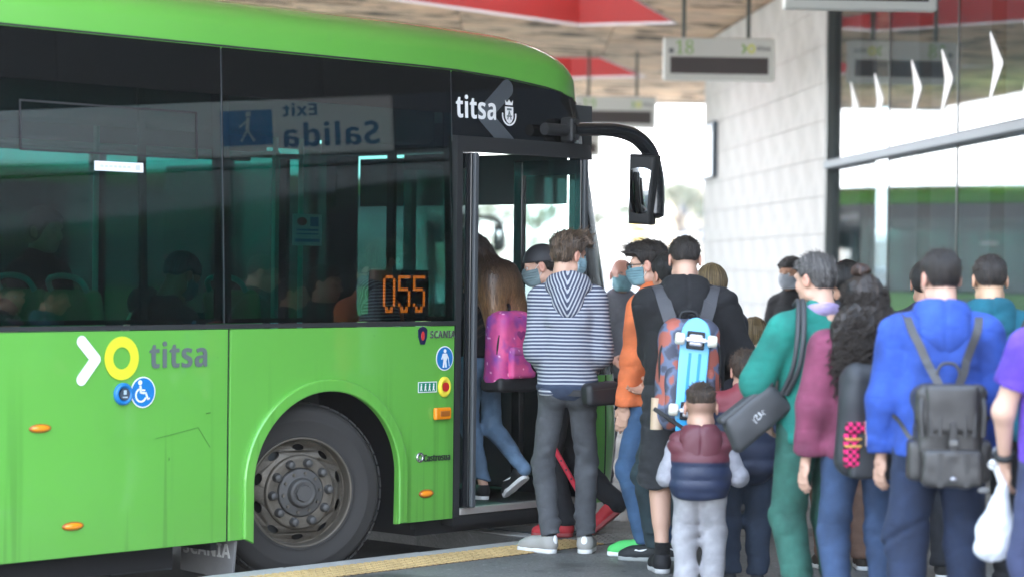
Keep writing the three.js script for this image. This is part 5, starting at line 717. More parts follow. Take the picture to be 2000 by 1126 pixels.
// girl stepping into the bus
{
  const q = bay(0, 1.66, -0.26), p = person({ label: 'girl with long brown hair and pink backpack stepping up inside the bus door', x: q[0] - 0.01, z: q[1], base: 0.2, H: 1.57, turn: PI + 0.78, w: 0.88, h: 0.01, seed: 3, lean: 0.10, headPitch: 0.15, skin: SKIN.light, hands: [[0.14, 1.15, 0.32], [-0.14, 1.15, 0.30]], feet: [[-0.02, 0.03, 0.05], [-0.10, -0.27, 0.05, 0.03, 0.62]], kneeHint: [[0.1, 0, 1], [-0.1, 0, 1]],
    top: { name: 'jumper', color: C(22, 22, 26), hem: 0.95 }, trousers: { color: C(118, 152, 186), off: 0.006, flare: 0.0, fold: 0.005, hem: 0.13 }, shoes: { color: C(20, 20, 22), swoosh: true, sole: lin(0.75, 0.75, 0.74) } });
  const k = p.k, hf0 = field([ell([p.headC[0], p.headC[1] + 0.025, p.headC[2] - 0.02], [0.092, 0.10, 0.112]), cap([0, p.headC[1] - 0.02, p.headC[2] - 0.06], [0, p.neckY - 0.05, -0.12], 0.095, 0.105), cap([0.05, p.neckY - 0.02, -0.13], [0.08, p.neckY - 0.32, -0.21], 0.095, 0.045), cap([-0.06, p.neckY, -0.13], [-0.15, p.neckY - 0.27, -0.20], 0.10, 0.05), cap([-0.07, p.headC[1] - 0.05, p.headC[2] - 0.02], [-0.13, p.neckY - 0.08, -0.06], 0.045, 0.05), cap([0.07, p.headC[1] - 0.05, p.headC[2] - 0.02], [0.13, p.neckY - 0.08, -0.06], 0.045, 0.05)], 0, 0.05);
  const face = ell([0, p.headC[1] - 0.04, p.headC[2] + 0.11], [0.075, 0.11, 0.09]), hf = (x, y, z) => smax(hf0(x, y, z) + 0.005 * vnoise(x * 60, y * 5, z * 60) + 0.004 * vnoise(x * 130, y * 9, z * 130), -prim(face, x, y, z, 0), 0.02);
  const hr = mesh('long_hair', net(hf, [[-0.30, p.neckY - 0.44, -0.34], [0.28, p.headC[1] + 0.15, 0.14]], 0.007, (x, y) => { const t = sstep(p.headC[1] - 0.05, p.neckY - 0.30, y); return [lerp(0.022, 0.20, t), lerp(0.013, 0.10, t), lerp(0.009, 0.045, t)]; }, (x, y, z) => [Math.atan2(x, -z - 0.02) * 0.3, y * 0.4]), phys(lin(1, 1, 1), 0.45, { vertexColors: true, bumpMap: rep(hairB, 5, 1), bumpScale: 0.004 }), p.g);
  const r = rng(77), strands = [], grad = (v) => { const e = 0.004; return V(hf0(v.x + e, v.y, v.z) - hf0(v.x - e, v.y, v.z), hf0(v.x, v.y + e, v.z) - hf0(v.x, v.y - e, v.z), hf0(v.x, v.y, v.z + e) - hf0(v.x, v.y, v.z - e)).normalize(); };
  for (let i = 0; i < 260; i++) { const a = (r() - 0.5) * 4.2, P = [], N = [], len = 14, y0 = p.headC[1] + 0.09 - 0.2 * r(), y1 = p.neckY - 0.20 - 0.20 * r(), ph = r() * 6; for (let j = 0; j <= len; j++) { const t = j / len, rad = 0.12 + 0.05 * t, aa = a + 0.10 * Math.sin(t * 5 + ph); let v = V(Math.sin(aa) * rad, lerp(y0, y1, t), -0.05 - Math.cos(aa) * rad * 0.9 - 0.05 * t), n = grad(v); for (let q2 = 0; q2 < 4; q2++) { const d = hf0(v.x, v.y, v.z) - 0.003 - 0.004 * r(); if (d > 0.12) break; v.addScaledVector(n, -d); n = grad(v); } P.push(v); N.push(n); } strands.push(ribbon(P, N, (t) => 0.007 * (1 - t * 0.7), 0.0012)); }
  const sg = merge(strands), pp = sg.attributes.position, col = new Float32Array(pp.count * 3); for (let i = 0; i < pp.count; i++) { const t = sstep(p.headC[1] - 0.02, p.neckY - 0.30, pp.getY(i)), v = 0.6 + 0.9 * hash(Math.floor(i / 330), 3, 1); col[i * 3] = lerp(0.026, 0.27, t) * v; col[i * 3 + 1] = lerp(0.015, 0.145, t) * v; col[i * 3 + 2] = lerp(0.010, 0.065, t) * v; } sg.setAttribute('color', new THREE.BufferAttribute(col, 3));
  mesh('hair_strands', sg, phys(lin(1, 1, 1), 0.4, { vertexColors: true }), hr).userData.kind = 'stuff';
  const b = p.prop('backpack', 'pink and purple galaxy print backpack with black base on the girl in the bus door', 'backpack'), cy = 0.90, z = -0.245;
  const gal = (x, y, zz) => { const n = fbm(x * 9, y * 9, zz * 9, 4), m = fbm(x * 14 + 5, y * 14, zz * 14, 3), t = clamp(0.5 + n * 1.3, 0, 1), u = clamp(m * 2.2, 0, 1), st = hash(Math.round(x * 90), Math.round(y * 90), Math.round(zz * 90)) > 0.985 ? 0.5 : 0; return [lerp(lerp(0.42, 0.80, t), 0.26, u) + st, lerp(lerp(0.04, 0.11, t), 0.07, u) + st, lerp(lerp(0.25, 0.30, t), 0.36, u) + st]; };
  const gm = std(lin(1, 1, 1), 0.55, { vertexColors: true, bumpMap: rep(weave, 8), bumpScale: 0.0005 });
  soft('main_bag', [0, cy, z], [0.155, 0.225, 0.085], 0.06, gm, b, { taper: 0.10, colorFn: gal }); soft('front_pocket', [-0.01, cy - 0.08, z - 0.09], [0.10, 0.085, 0.03], 0.02, gm, b, { colorFn: (x, y, zz) => gal(x + 3, y, zz) }); soft('pocket_flap', [-0.01, cy - 0.005, z - 0.105], [0.10, 0.025, 0.022], 0.015, gm, b, { colorFn: (x, y, zz) => gal(x, y + 5, zz).map((v) => v * 0.85 + 0.03) });
  soft('base', [0, cy - 0.20, z], [0.162, 0.045, 0.092], 0.03, nylon(lin(0.02, 0.02, 0.022)), b);
  mesh('zip', tube([[0.145, cy - 0.14, z - 0.045], [0.14, cy + 0.06, z - 0.05], [0.10, cy + 0.165, z - 0.065], [0, cy + 0.19, z - 0.072], [-0.10, cy + 0.165, z - 0.065], [-0.14, cy + 0.06, z - 0.05], [-0.145, cy - 0.14, z - 0.045]], 0.006, 60, 6), M.dark, b); mesh('top_handle', tube([[0.04, cy + 0.21, z + 0.05], [0.03, cy + 0.26, z + 0.04], [-0.03, cy + 0.26, z + 0.04], [-0.04, cy + 0.21, z + 0.05]], 0.009, 20, 8), M.dark, b);
  mesh('heart_patch', poly([[0, -0.03], [0.032, 0.0], [0.03, 0.018], [0.015, 0.022], [0, 0.012], [-0.015, 0.022], [-0.03, 0.018], [-0.032, 0.0]], 0.002).rotateY(PI).translate(-0.01, cy + 0.09, z - 0.088), nylon(lin(0.30, 0.05, 0.20)), b);
  for (const s of [1, -1]) mesh('shoulder_strap', p.strap([[0.10 * s, 1.05 * k, 0.14], [0.105 * s, 1.25 * k, 0.13], [0.10 * s, 1.43 * k, 0.0], [0.08 * s, 1.36 * k, -0.13], [0.06 * s, 1.22 * k, -0.16]], 0.05), nylon(lin(0.35, 0.04, 0.22)), b);
}
// man in a cap, stepping towards the door
{
  const p = person({ label: 'man in a backward black cap and blue mask behind the striped hoodie', x: 0.312, z: -13.95, H: 1.70, turn: -PI / 2 - 0.22, w: 0.95, seed: 5, lean: 0.16, headPitch: 0.22, headYaw: 0.1, mask: C(150, 178, 182), eyes: true, brows: HAIR.dark, skin: SKIN.light, group: QUEUE, hands: [[0.12, 1.0, 0.24], [-0.16, 0.85, 0.10]], feet: [[0.10, 0.0, 0.2], [-0.06, -0.28, -0.1, 0.0, 0.7]],
    top: { name: 'jacket', color: C(26, 26, 30), hem: 0.86, collarUp: 0.01 }, trousers: { color: C(38, 40, 46), flare: 0.004 }, shoes: { color: C(196, 50, 58), sole: lin(0.30, 0.05, 0.05) }, hair: { t: 0.008, color: HAIR.dark, front: 0.07 } });
  const hm = p.hm, cap0 = (x, y, z) => smax(skullF(x, y - 0.006, z) - 0.018, 0.030 - y + 0.12 * z, 0.006), cm = nylon(lin(0.022, 0.022, 0.025));
  const c = mesh('cap', net(cap0, [[-0.12, 0.0, -0.14], [0.12, 0.15, 0.13]], 0.005).applyMatrix4(hm), cm, p.g);
  mesh('visor', net((x, y, z) => smax(smax(Math.hypot(x / 0.085, (z + 0.105) / 0.085) * 0.085 - 0.085, Math.abs(y - 0.020 + 1.6 * x * x - 0.25 * (z + 0.1)) - 0.005, 0.004), z + 0.07, 0.004), [[-0.10, -0.05, -0.22], [0.10, 0.06, -0.05]], 0.005).applyMatrix4(hm), nylon(lin(0.07, 0.07, 0.075)), c);
  mesh('cap_emblem', poly([[-0.034, 0.026], [-0.026, 0.004], [-0.026, -0.022], [-0.016, -0.022], [-0.014, -0.008], [0.012, -0.008], [0.014, -0.024], [0.026, -0.024], [0.03, 0.006], [0.034, 0.022], [0.024, 0.012], [-0.016, 0.012]], 0.003).rotateY(-PI / 2 - 0.75).translate(-0.074, 0.068, -0.062).applyMatrix4(hm), std(lin(0.75, 0.75, 0.75), 0.7), c);
  mesh('cap_seam', tube([[-0.080, 0.035, 0.0], [-0.085, 0.07, -0.005], [-0.065, 0.115, -0.01], [0, 0.14, -0.012]], 0.0022, 24, 5).applyMatrix4(hm), std(lin(0.12, 0.12, 0.13), 0.7), c);
  const rd = thing('scooter_bar', 'red scooter bar slanting between the legs of the striped hoodie man', 'scooter part', [0, 0, 0]), rm = std(lin(0.62, 0.02, 0.05), 0.4);
  mesh('red_bar', [box(-0.016, -0.30, -0.02, 0.016, 0.18, 0.02, 0.012).rotateZ(0.52).translate(0.335, 0.40, -13.62)], rm, rd); mesh('bar_holes', [-0.16, -0.1, -0.04, 0.02, 0.08].map((y) => new THREE.CylinderGeometry(0.006, 0.006, 0.044, 10).rotateX(PI / 2).translate(0, y, 0).rotateZ(0.52).translate(0.335, 0.40, -13.62)), M.dark, rd); mesh('foot', box(-0.02, -0.16, -0.03, 0.02, 0.02, 0.03, 0.01).translate(0.44, 0.16, -13.62), rm, rd);
}
// man in the striped hoodie
{
  const st = dataTex('stripe', 4, (u, v) => { const k = v > 0.42 ? 0 : 1; return k ? [0.70, 0.71, 0.735] : [0.27, 0.295, 0.37]; }, true, 40), sm = (px) => cloth(lin(0.95, 0.95, 0.95), { map: rep(st, 1, 1 / px), sheen: 0.15 });
  const m1 = sm(0.0200);
  const p = person({ label: 'man in a navy and white striped hoodie and grey jeans facing the bus door', x: 0.312, z: -13.06, H: 1.765, turn: PI - 0.05, w: 0.86, h: 0.009, seed: 8, group: QUEUE, headYaw: -0.72, headPitch: 0.14, headFwd: -0.01, skin: SKIN.light, mask: C(165, 205, 218), eyes: true, brows: HAIR.brown, hands: [[0.13, 1.0, 0.22], [-0.12, 1.0, 0.24]], elbow: [[0.3, -0.1, -1], [-0.45, -0.1, -1]], feet: [[0.125, 0.01, 0.95], [-0.115, 0.05, -0.12]],
    hair: { t: 0.011, top: 0.026, quiff: 0.036, color: lin(0.135, 0.085, 0.052), rough: 0.22, nape: -0.062, front: 0.062, cell: 0.0045 }, scalp: [0.42, 0.34, 0.30],
    top: { name: 'hoodie', mat: m1, hem: 0.875, off: 0.018, fold: 0.007, boxy: 1, hood: true, hoodH: 1.05, hoodMat: m1, uvFn: () => (x, y, z) => [x, y + 0.012 * vnoise(x * 5, y * 5, z * 5) + 0.03 * Math.max(0, Math.abs(x) - 0.19)], hoodUv: () => (x, y, z) => [x, Math.abs(x) * 0.92 - y * 0.42 + z * 0.2] },
    trousers: { color: C(92, 94, 98), off: 0.009, flare: 0.002, fold: 0.008, hem: 0.10 }, shoes: { color: C(168, 166, 160), heel: lin(0.8, 0.8, 0.8), sock: C(30, 34, 50) } });
  const k = p.k, sh = mesh('shirt_tail', net((x, y, z) => smax(smax(field([ell([0, 0.95 * k, -0.02], [0.165, 0.14, 0.125])], 0.012)(x, y, z) + 0.004 * vnoise(x * 20, y * 10, z * 20), 0.845 * k - y + 0.10 * x, 0.01), y - 0.93 * k, 0.01), [[-0.22, 0.78 * k, -0.2], [0.22, 0.96 * k, 0.18]], 0.01), cloth(C(62, 74, 98)), p.g);
  const b = p.prop('waist_bag', 'black pouch on a belt at the hip of the striped hoodie man', 'waist bag');
  const bm = std(lin(0.018, 0.018, 0.02), 0.5), g = soft('pouch', [0, 0, 0], [0.115, 0.065, 0.045], 0.03, bm, b, { A: 0.004 }); g.position.set(-0.19, 0.885 * k, -0.11); g.rotation.set(0, 0.65, -0.06); const z = mesh('zip', box(-0.09, 0.025, -0.048, 0.09, 0.031, -0.043), M.darkMetal, g);
  const g2 = soft('side_pocket', [0, 0, 0], [0.05, 0.06, 0.05], 0.03, bm, b); g2.position.set(-0.235, 0.89 * k, -0.01);
  mesh('belt', p.strap([[0.02, 0.885 * k, -0.17], [-0.06, 0.885 * k, -0.18], [-0.13, 0.885 * k, -0.16], [-0.2, 0.89 * k, -0.06]], 0.035), nylon(lin(0.02, 0.02, 0.022)), b);
}
// man in an orange jacket
person({ label: 'man in an orange jacket with glasses and a pale blue mask turned to the bus', x: 0.775, z: -13.0, H: 1.715, turn: PI + 1.05, w: 0.9, seed: 11, group: QUEUE, headYaw: 0.25, headPitch: 0.1, mask: C(140, 188, 198), glasses: true, eyes: true, brows: HAIR.black, skin: SKIN.light, hands: [[0.185, 0.83, 0.09], [-0.14, 0.9, 0.15]], feet: [[0.08, 0.04, 0.35], [-0.06, -0.06, 0.2]], hair: { t: 0.016, top: 0.028, quiff: 0.02, color: HAIR.dark, nape: -0.07, front: 0.06 }, top: { name: 'jacket', color: C(255, 128, 62, 1), hem: 0.84, cut: 1.15, puff: 0.012, boxy: 1, off: 0.022 }, trousers: { color: C(70, 108, 150) }, shoes: { color: C(88, 210, 110), sole: lin(0.75, 0.78, 0.74) } });
// bald man far back
person({ label: 'bald man in a grey top and light blue mask far behind, facing the camera', x: 0.76, z: -16.4, H: 1.645, turn: 0.15, cell: 0.016, seed: 12, skin: lin(0.62, 0.30, 0.23), mask: C(150, 205, 220), eyes: true, brows: HAIR.grey, top: { name: 'shirt', color: C(150, 148, 160) }, trousers: { color: C(60, 66, 80) }, shoes: { color: C(30, 30, 30) } });
// hidden man, dark jeans
person({ label: 'dark haired man mostly hidden between the orange jacket and the black hoodie', x: 0.865, z: -12.72, H: 1.655, turn: PI + 1.0, w: 0.92, cell: 0.013, seed: 13, group: QUEUE, headYaw: -0.6, skin: SKIN.mid, hair: { t: 0.014, top: 0.022, color: HAIR.black }, hands: [[0.02, 1.02, 0.13], [-0.06, 1.02, 0.13]], feet: [[0.05, 0.12, 0.3], [-0.08, -0.03, 0.1]], top: { name: 'jumper', color: C(32, 34, 38), hem: 0.88 }, trousers: { color: C(52, 72, 78), flare: 0.002 }, shoes: { color: C(38, 42, 44), sole: lin(0.28, 0.30, 0.29), swoosh: true } });
// black hoodie with skateboard
{
  const bk = cloth(C(40, 40, 43, 0.8));
  const p = person({ label: 'man in a black hoodie and dark shorts carrying a skateboard on his back', x: 0.905, z: -12.3, H: 1.755, turn: PI + 0.02, w: 1.08, seed: 17, group: QUEUE, headPitch: 0.30, headFwd: 0.02, drop: 0.012, skin: SKIN.light, scalp: [0.35, 0.28, 0.24], hands: [[0.04, 1.0, 0.27], [-0.18, 1.02, 0.25]], elbow: [[0.5, -0.1, -0.9], [-0.75, 0, -0.9]], feet: [[0.115, -0.01, 0.15], [-0.15, 0.03, -0.15]], hair: { t: 0.005, top: 0.012, color: HAIR.dark, nape: -0.03, fadeW: 0.03 },
    top: { name: 'hoodie', mat: bk, hem: 0.84, off: 0.022, puff: 0.010, boxy: 1.3, hood: true, hoodW: 1.15, hoodH: 1.2, fold: 0.008 }, trousers: { mat: cloth(C(58, 60, 64, 0.8)), off: 0.03, flare: 0.03, hem: 0.44, fold: 0.008, label: 'loose dark knee length shorts' }, shoes: { color: C(30, 30, 34), sole: lin(0.5, 0.5, 0.5), sock: C(30, 30, 34) } });
  const b = p.prop('backpack', 'red and grey blue patterned backpack on the black hoodie, under a skateboard', 'backpack'), cy = 1.045, z = -0.25;
  const plaid = (x, y, zz) => { const n = fbm(x * 11 + 2, y * 8, zz * 9, 3), m = Math.sin(x * 70 + y * 25) * 0.3 + Math.sin(y * 60 - x * 20) * 0.3 + n * 1.4; return m > 0.12 ? [0.40, 0.115, 0.085] : m > -0.25 ? [0.13, 0.16, 0.25] : [0.07, 0.075, 0.11]; };
  const pm = std(lin(1, 1, 1), 0.65, { vertexColors: true });
  soft('main_bag', [0, cy, z], [0.165, 0.285, 0.10], 0.085, pm, b, { taper: 0.10, colorFn: plaid }); soft('front_pocket', [0, cy - 0.10, z - 0.09], [0.13, 0.14, 0.045], 0.04, pm, b, { colorFn: (x, y, zz) => plaid(x + 1, y, zz) });
  mesh('zip', tube([[0.15, cy - 0.1, z - 0.05], [0.14, cy + 0.15, z - 0.06], [0.0, cy + 0.255, z - 0.06], [-0.14, cy + 0.15, z - 0.06], [-0.15, cy - 0.1, z - 0.05]], 0.006, 50, 6), M.dark, b); mesh('top_handle', tube([[0.05, cy + 0.27, z + 0.03], [0.035, cy + 0.315, z + 0.03], [-0.035, cy + 0.315, z + 0.03], [-0.05, cy + 0.27, z + 0.03]], 0.010, 20, 8), M.dark, b);
  mesh('bottle', new THREE.CylinderGeometry(0.028, 0.032, 0.16, 16).translate(0.165, cy - 0.20, z - 0.03), std(lin(0.55, 0.40, 0.27), 0.5), b);
  for (const s of [1, -1]) mesh('shoulder_strap', p.strap([[0.12 * s, 1.08, 0.15], [0.125 * s, 1.28, 0.15], [0.135 * s, 1.46, 0.0], [0.115 * s, 1.40, -0.13], [0.085 * s, 1.30, -0.17], [0.07 * s, 1.24, -0.19]], 0.070, 0.010, 0.010), nylon(lin(0.055, 0.055, 0.062)), b);
  const s = p.prop('skateboard', 'light blue plastic skateboard with white wheels strapped upright to the patterned backpack', 'skateboard'), D = new THREE.Group(); D.name = 'deck_body'; D.position.set(0.0, cy - 0.005, z - 0.175); D.rotation.set(0.10, 0, 0.09); s.add(D);
  const dk = (c) => std(c, 0.35), deck = (x, y, zz) => { const tp = Math.abs(y) > 0.2 ? Math.abs(y) - 0.2 : 0, hw = 0.076 * Math.sqrt(Math.max(0.02, 1 - (tp / 0.105) ** 2)) * (1 - 0.12 * sstep(0.1, -0.3, y)); const zc = 0.35 * Math.max(0, Math.abs(y) - 0.22) ** 1.3 + 0.25 * x * x; return smax(smax(Math.abs(x) - hw, Math.abs(y) - 0.305, 0.02), Math.abs(zz - zc) - 0.010, 0.006); };
  mesh('deck', net(deck, [[-0.10, -0.33, -0.05], [0.10, 0.33, 0.06]], 0.006), dk(lin(0.16, 0.50, 0.80)), D);
  mesh('deck_grooves', [-0.028, 0.022].map((x) => box(x - 0.007, -0.13, -0.0135, x + 0.007, 0.12, -0.008, 0.002)), dk(lin(0.01, 0.27, 0.62)), D);
  mesh('tail_panel', box(-0.06, -0.28, -0.016, 0.06, -0.215, -0.008, 0.004), dk(lin(0.01, 0.33, 0.66)), D);
  for (const y of [0.185, -0.175]) { const t = new THREE.Group(); t.name = 'truck'; t.position.set(0, y, -0.03); D.add(t); mesh('axle', [rod([-0.10, 0, -0.015], [0.10, 0, -0.015], 0.007), box(-0.035, -0.03, -0.012, 0.035, 0.03, 0.02, 0.012), box(-0.05, -0.012, -0.028, 0.05, 0.012, -0.004, 0.006)], std(lin(0.70, 0.68, 0.72), 0.35, { metalness: 0.4 }), t); mesh('bushing', box(-0.045, -0.045, 0.0, 0.045, 0.045, 0.02, 0.006), M.dark, t); for (const x of [-0.082, 0.082]) mesh('skate_wheel', new THREE.LatheGeometry([[0.0001, -0.024], [0.022, -0.024], [0.030, -0.018], [0.031, 0], [0.030, 0.018], [0.022, 0.024], [0.0001, 0.024]].map(([r, q]) => new THREE.Vector2(r, q)), 24).rotateZ(PI / 2).translate(x, 0, -0.015), std(lin(0.80, 0.76, 0.64), 0.5), t); }
  mesh('fixing_strap', [box(-0.09, -0.215, -0.02, 0.09, -0.195, 0.02, 0.004).rotateZ(0.5).translate(0, -0.04, 0)], M.dark, D);
}
// fair woman behind
person({ label: 'fair haired woman half hidden behind the black hoodie', x: 1.165, z: -13.7, H: 1.60, turn: PI + 0.1, w: 0.9, cell: 0.014, seed: 19, group: QUEUE, skin: SKIN.light, hair: { t: 0.024, top: 0.022, nape: -0.11, fz: 0.08, color: HAIR.blond, rough: 0.1 }, top: { name: 'jacket', color: C(70, 70, 78) }, trousers: { color: C(40, 42, 50) }, shoes: { color: C(40, 40, 44) } });
// small boy in a puffer vest
{
  const k0 = 1.015 / 1.75;
  const p = person({ label: 'small boy with shaved head in a maroon and navy puffer vest', x: 0.935, z: -11.55, H: 1.015, turn: PI - 0.05, w: 1.14, h: 0.009, seed: 23, group: QUEUE, headPitch: 0.12, hs: 0.97, skin: SKIN.light, scalp: [0.44, 0.40, 0.37], hands: [[0.17, 0.95, 0.22], [-0.20, 0.95, 0.20]], elbow: [[0.5, -0.2, -1], [-0.6, -0.2, -1]], feet: [[0.12, 0, 0.1], [-0.12, 0, -0.1]], hair: { t: 0.004, top: 0.014, nape: 0.01, front: 0.06, fadeW: 0.085, color: HAIR.brown },
    top: { name: 'puffer_vest', sleeves: 'none', hem: 0.79, off: 0.030, boxy: 1.4, quilt: 0.062, fold: 0.004, colorFn: (up) => (x, y) => y > up(1.115) ? [0.125, 0.030, 0.042] : [0.020, 0.030, 0.068], mat: phys(lin(1, 1, 1), 0.5, { vertexColors: true, bumpMap: rep(weave, 7), bumpScale: 0.0005 }), hood: true, hoodW: 1.35, hoodH: 1.25, hoodMat: phys(lin(0.125, 0.030, 0.042), 0.5, { bumpMap: rep(weave, 7), bumpScale: 0.0005 }) }, trousers: { color: C(196, 194, 198), off: 0.014, flare: 0.012, fold: 0.008 }, shoes: { color: C(60, 60, 70) } });
  for (const [a, b, c] of p.arms) { const sl = [cap(a, b, 0.042, 0.036), cap(b, c, 0.037, 0.026)], sf = field(sl, 0.008, 0.02);
  mesh('sleeve', net((x, y, z) => { const d = sf(x, y, z); return Math.abs(d) < 0.04 ? d + 0.005 * vnoise(x * 26, y * 40, z * 26) : d; }, boundsOf(sl, 0.04), 0.009), cloth(C(188, 186, 194)), p.g); }
}
// older child
person({ label: 'child in a navy padded jacket standing between the small boy and the green sweater', x: 1.185, z: -11.9, H: 1.165, turn: PI + 0.05, w: 1.2, cell: 0.012, seed: 29, group: QUEUE, hs: 0.86, skin: SKIN.light, hands: [[0.13, 1.0, 0.2], [-0.13, 1.0, 0.2]], hair: { t: 0.010, top: 0.018, color: HAIR.brown, nape: -0.05 }, top: { name: 'padded_jacket', color: C(34, 42, 66), hem: 0.74, quilt: 0.09, off: 0.026, boxy: 1.2, collarUp: 0.01, colorFn: (up) => (x, y) => y > up(1.30) ? [0.22, 0.035, 0.045] : [0.020, 0.028, 0.056], mat: phys(lin(1, 1, 1), 0.6, { vertexColors: true }) }, trousers: { color: C(46, 62, 84), flare: 0.014 }, shoes: { color: C(60, 64, 72) } });
// far small people by the wall
person({ label: 'fair haired child with back turned, far off before the stone wall', x: 1.555, z: -15.0, H: 1.265, turn: PI + 0.2, w: 1.1, cell: 0.015, seed: 31, hs: 0.88, skin: SKIN.light, hands: [[0.2, 1.15, 0.15], [-0.15, 1.2, 0.15]], hair: { t: 0.022, top: 0.024, nape: -0.10, color: HAIR.blond, rough: 0.12 }, top: { name: 'shirt', color: C(172, 160, 150), sleeves: 'short' }, trousers: { color: C(110, 108, 112) }, shoes: { color: C(80, 80, 84) } });
person({ label: 'dark haired child in a grey top, far off left of the fair child', x: 1.545, z: -16.0, H: 1.275, turn: -PI / 2 - 0.4, w: 1.1, cell: 0.015, seed: 32, hs: 0.88, skin: SKIN.tan, eyes: true, hair: { t: 0.014, color: HAIR.dark }, top: { name: 'jumper', color: C(150, 150, 154) }, trousers: { color: C(60, 62, 70) }, shoes: { color: C(50, 50, 54) } });
person({ label: 'man in black with a white mask far back before the stone wall', x: 2.10, z: -17.6, H: 1.665, turn: -0.72, w: 0.95, cell: 0.014, seed: 33, skin: SKIN.tan, mask: C(205, 212, 222), eyes: true, brows: HAIR.black, hair: { t: 0.012, top: 0.026, quiff: 0.01, color: HAIR.black }, top: { name: 'shirt', color: C(34, 34, 38), sleeves: 'short' }, trousers: { color: C(40, 44, 54) }, shoes: { color: C(40, 40, 40) } });
// green sweater
{
  const p = person({ label: 'grey haired person in a green sweater and green trousers with a lilac collar', x: 1.395, z: -10.72, H: 1.65, turn: PI + 0.42, w: 1.12, seed: 37, group: QUEUE, headYaw: 0.28, headPitch: 0.14, skin: SKIN.light, eyes: true, hands: [[0.16, 0.96, 0.16], [-0.1, 1.0, 0.26]], elbow: [[1.2, -0.1, -0.45], [-0.5, 0, -1]], feet: [[0.11, 0, 0.15], [-0.11, 0, -0.1]], hair: { t: 0.012, top: 0.018, color: HAIR.grey, nape: -0.06, rough: 0.1 }, top: { name: 'sweater', color: C(0, 150, 132), hem: 0.845, off: 0.018, boxy: 0.8, collar: 0, fold: 0.005 }, trousers: { color: C(60, 124, 108, 0.8), flare: 0.012, fold: 0.007 }, shoes: { color: C(60, 50, 44) } });
  mesh('collar', net(field([{ t: [0, p.neckY - 0.005, 0.0], R: 0.078, r0: 0.016, sx: 1.15, sy: 2.0, tilt: -0.35 }], 0), [[-0.14, p.neckY - 0.11, -0.16], [0.14, p.neckY + 0.10, 0.14]], 0.007), cloth(C(200, 176, 224)), p.g);
  const b = thing('shoulder_bag', 'black shoulder bag with white script hanging at the side of the green sweater', 'handbag', [1.105, 0.925, -10.62], 0.15), bm = std(lin(0.045, 0.046, 0.048), 0.55, { bumpMap: rep(weave, 5), bumpScale: 0.0006 });
  const bag = soft('bag_body', [0, 0, 0], [0.155, 0.085, 0.055], 0.03, bm, b, { taper: 0.12, A: 0.008, fr: 11 }); bag.rotation.z = 0.66; const tm = mesh('script_lettering', tube(Array.from({ length: 26 }, (_, i) => [-0.07 + i * 0.0055 + 0.008 * Math.sin(i * 1.9), 0.022 * Math.sin(i * 1.35) * (1 - i / 40) + 0.006 * Math.sin(i * 3.1), 0.056]), 0.0022, 160, 5), std(lin(0.6, 0.6, 0.6), 0.6), bag);
  mesh('bag_flap', box(-0.15, 0.062, -0.045, 0.15, 0.095, 0.045, 0.014), bm, bag);
  mesh('bag_strap', [tube([[0.13, 0.10, 0.05], [0.165, 0.22, 0.125], [0.185, 0.36, 0.125], [0.20, 0.46, 0.07], [0.215, 0.52, 0.0], [0.22, 0.50, -0.08]], 0.013, 30, 8), tube([[0.11, 0.09, 0.03], [0.14, 0.22, 0.115], [0.16, 0.36, 0.115], [0.178, 0.46, 0.06], [0.195, 0.52, -0.01], [0.20, 0.50, -0.09]], 0.012, 30, 8)], bm, b); mesh('ring', new THREE.TorusGeometry(0.022, 0.005, 8, 18).translate(0.15, 0.145, 0.035), P.chrome, b);
}
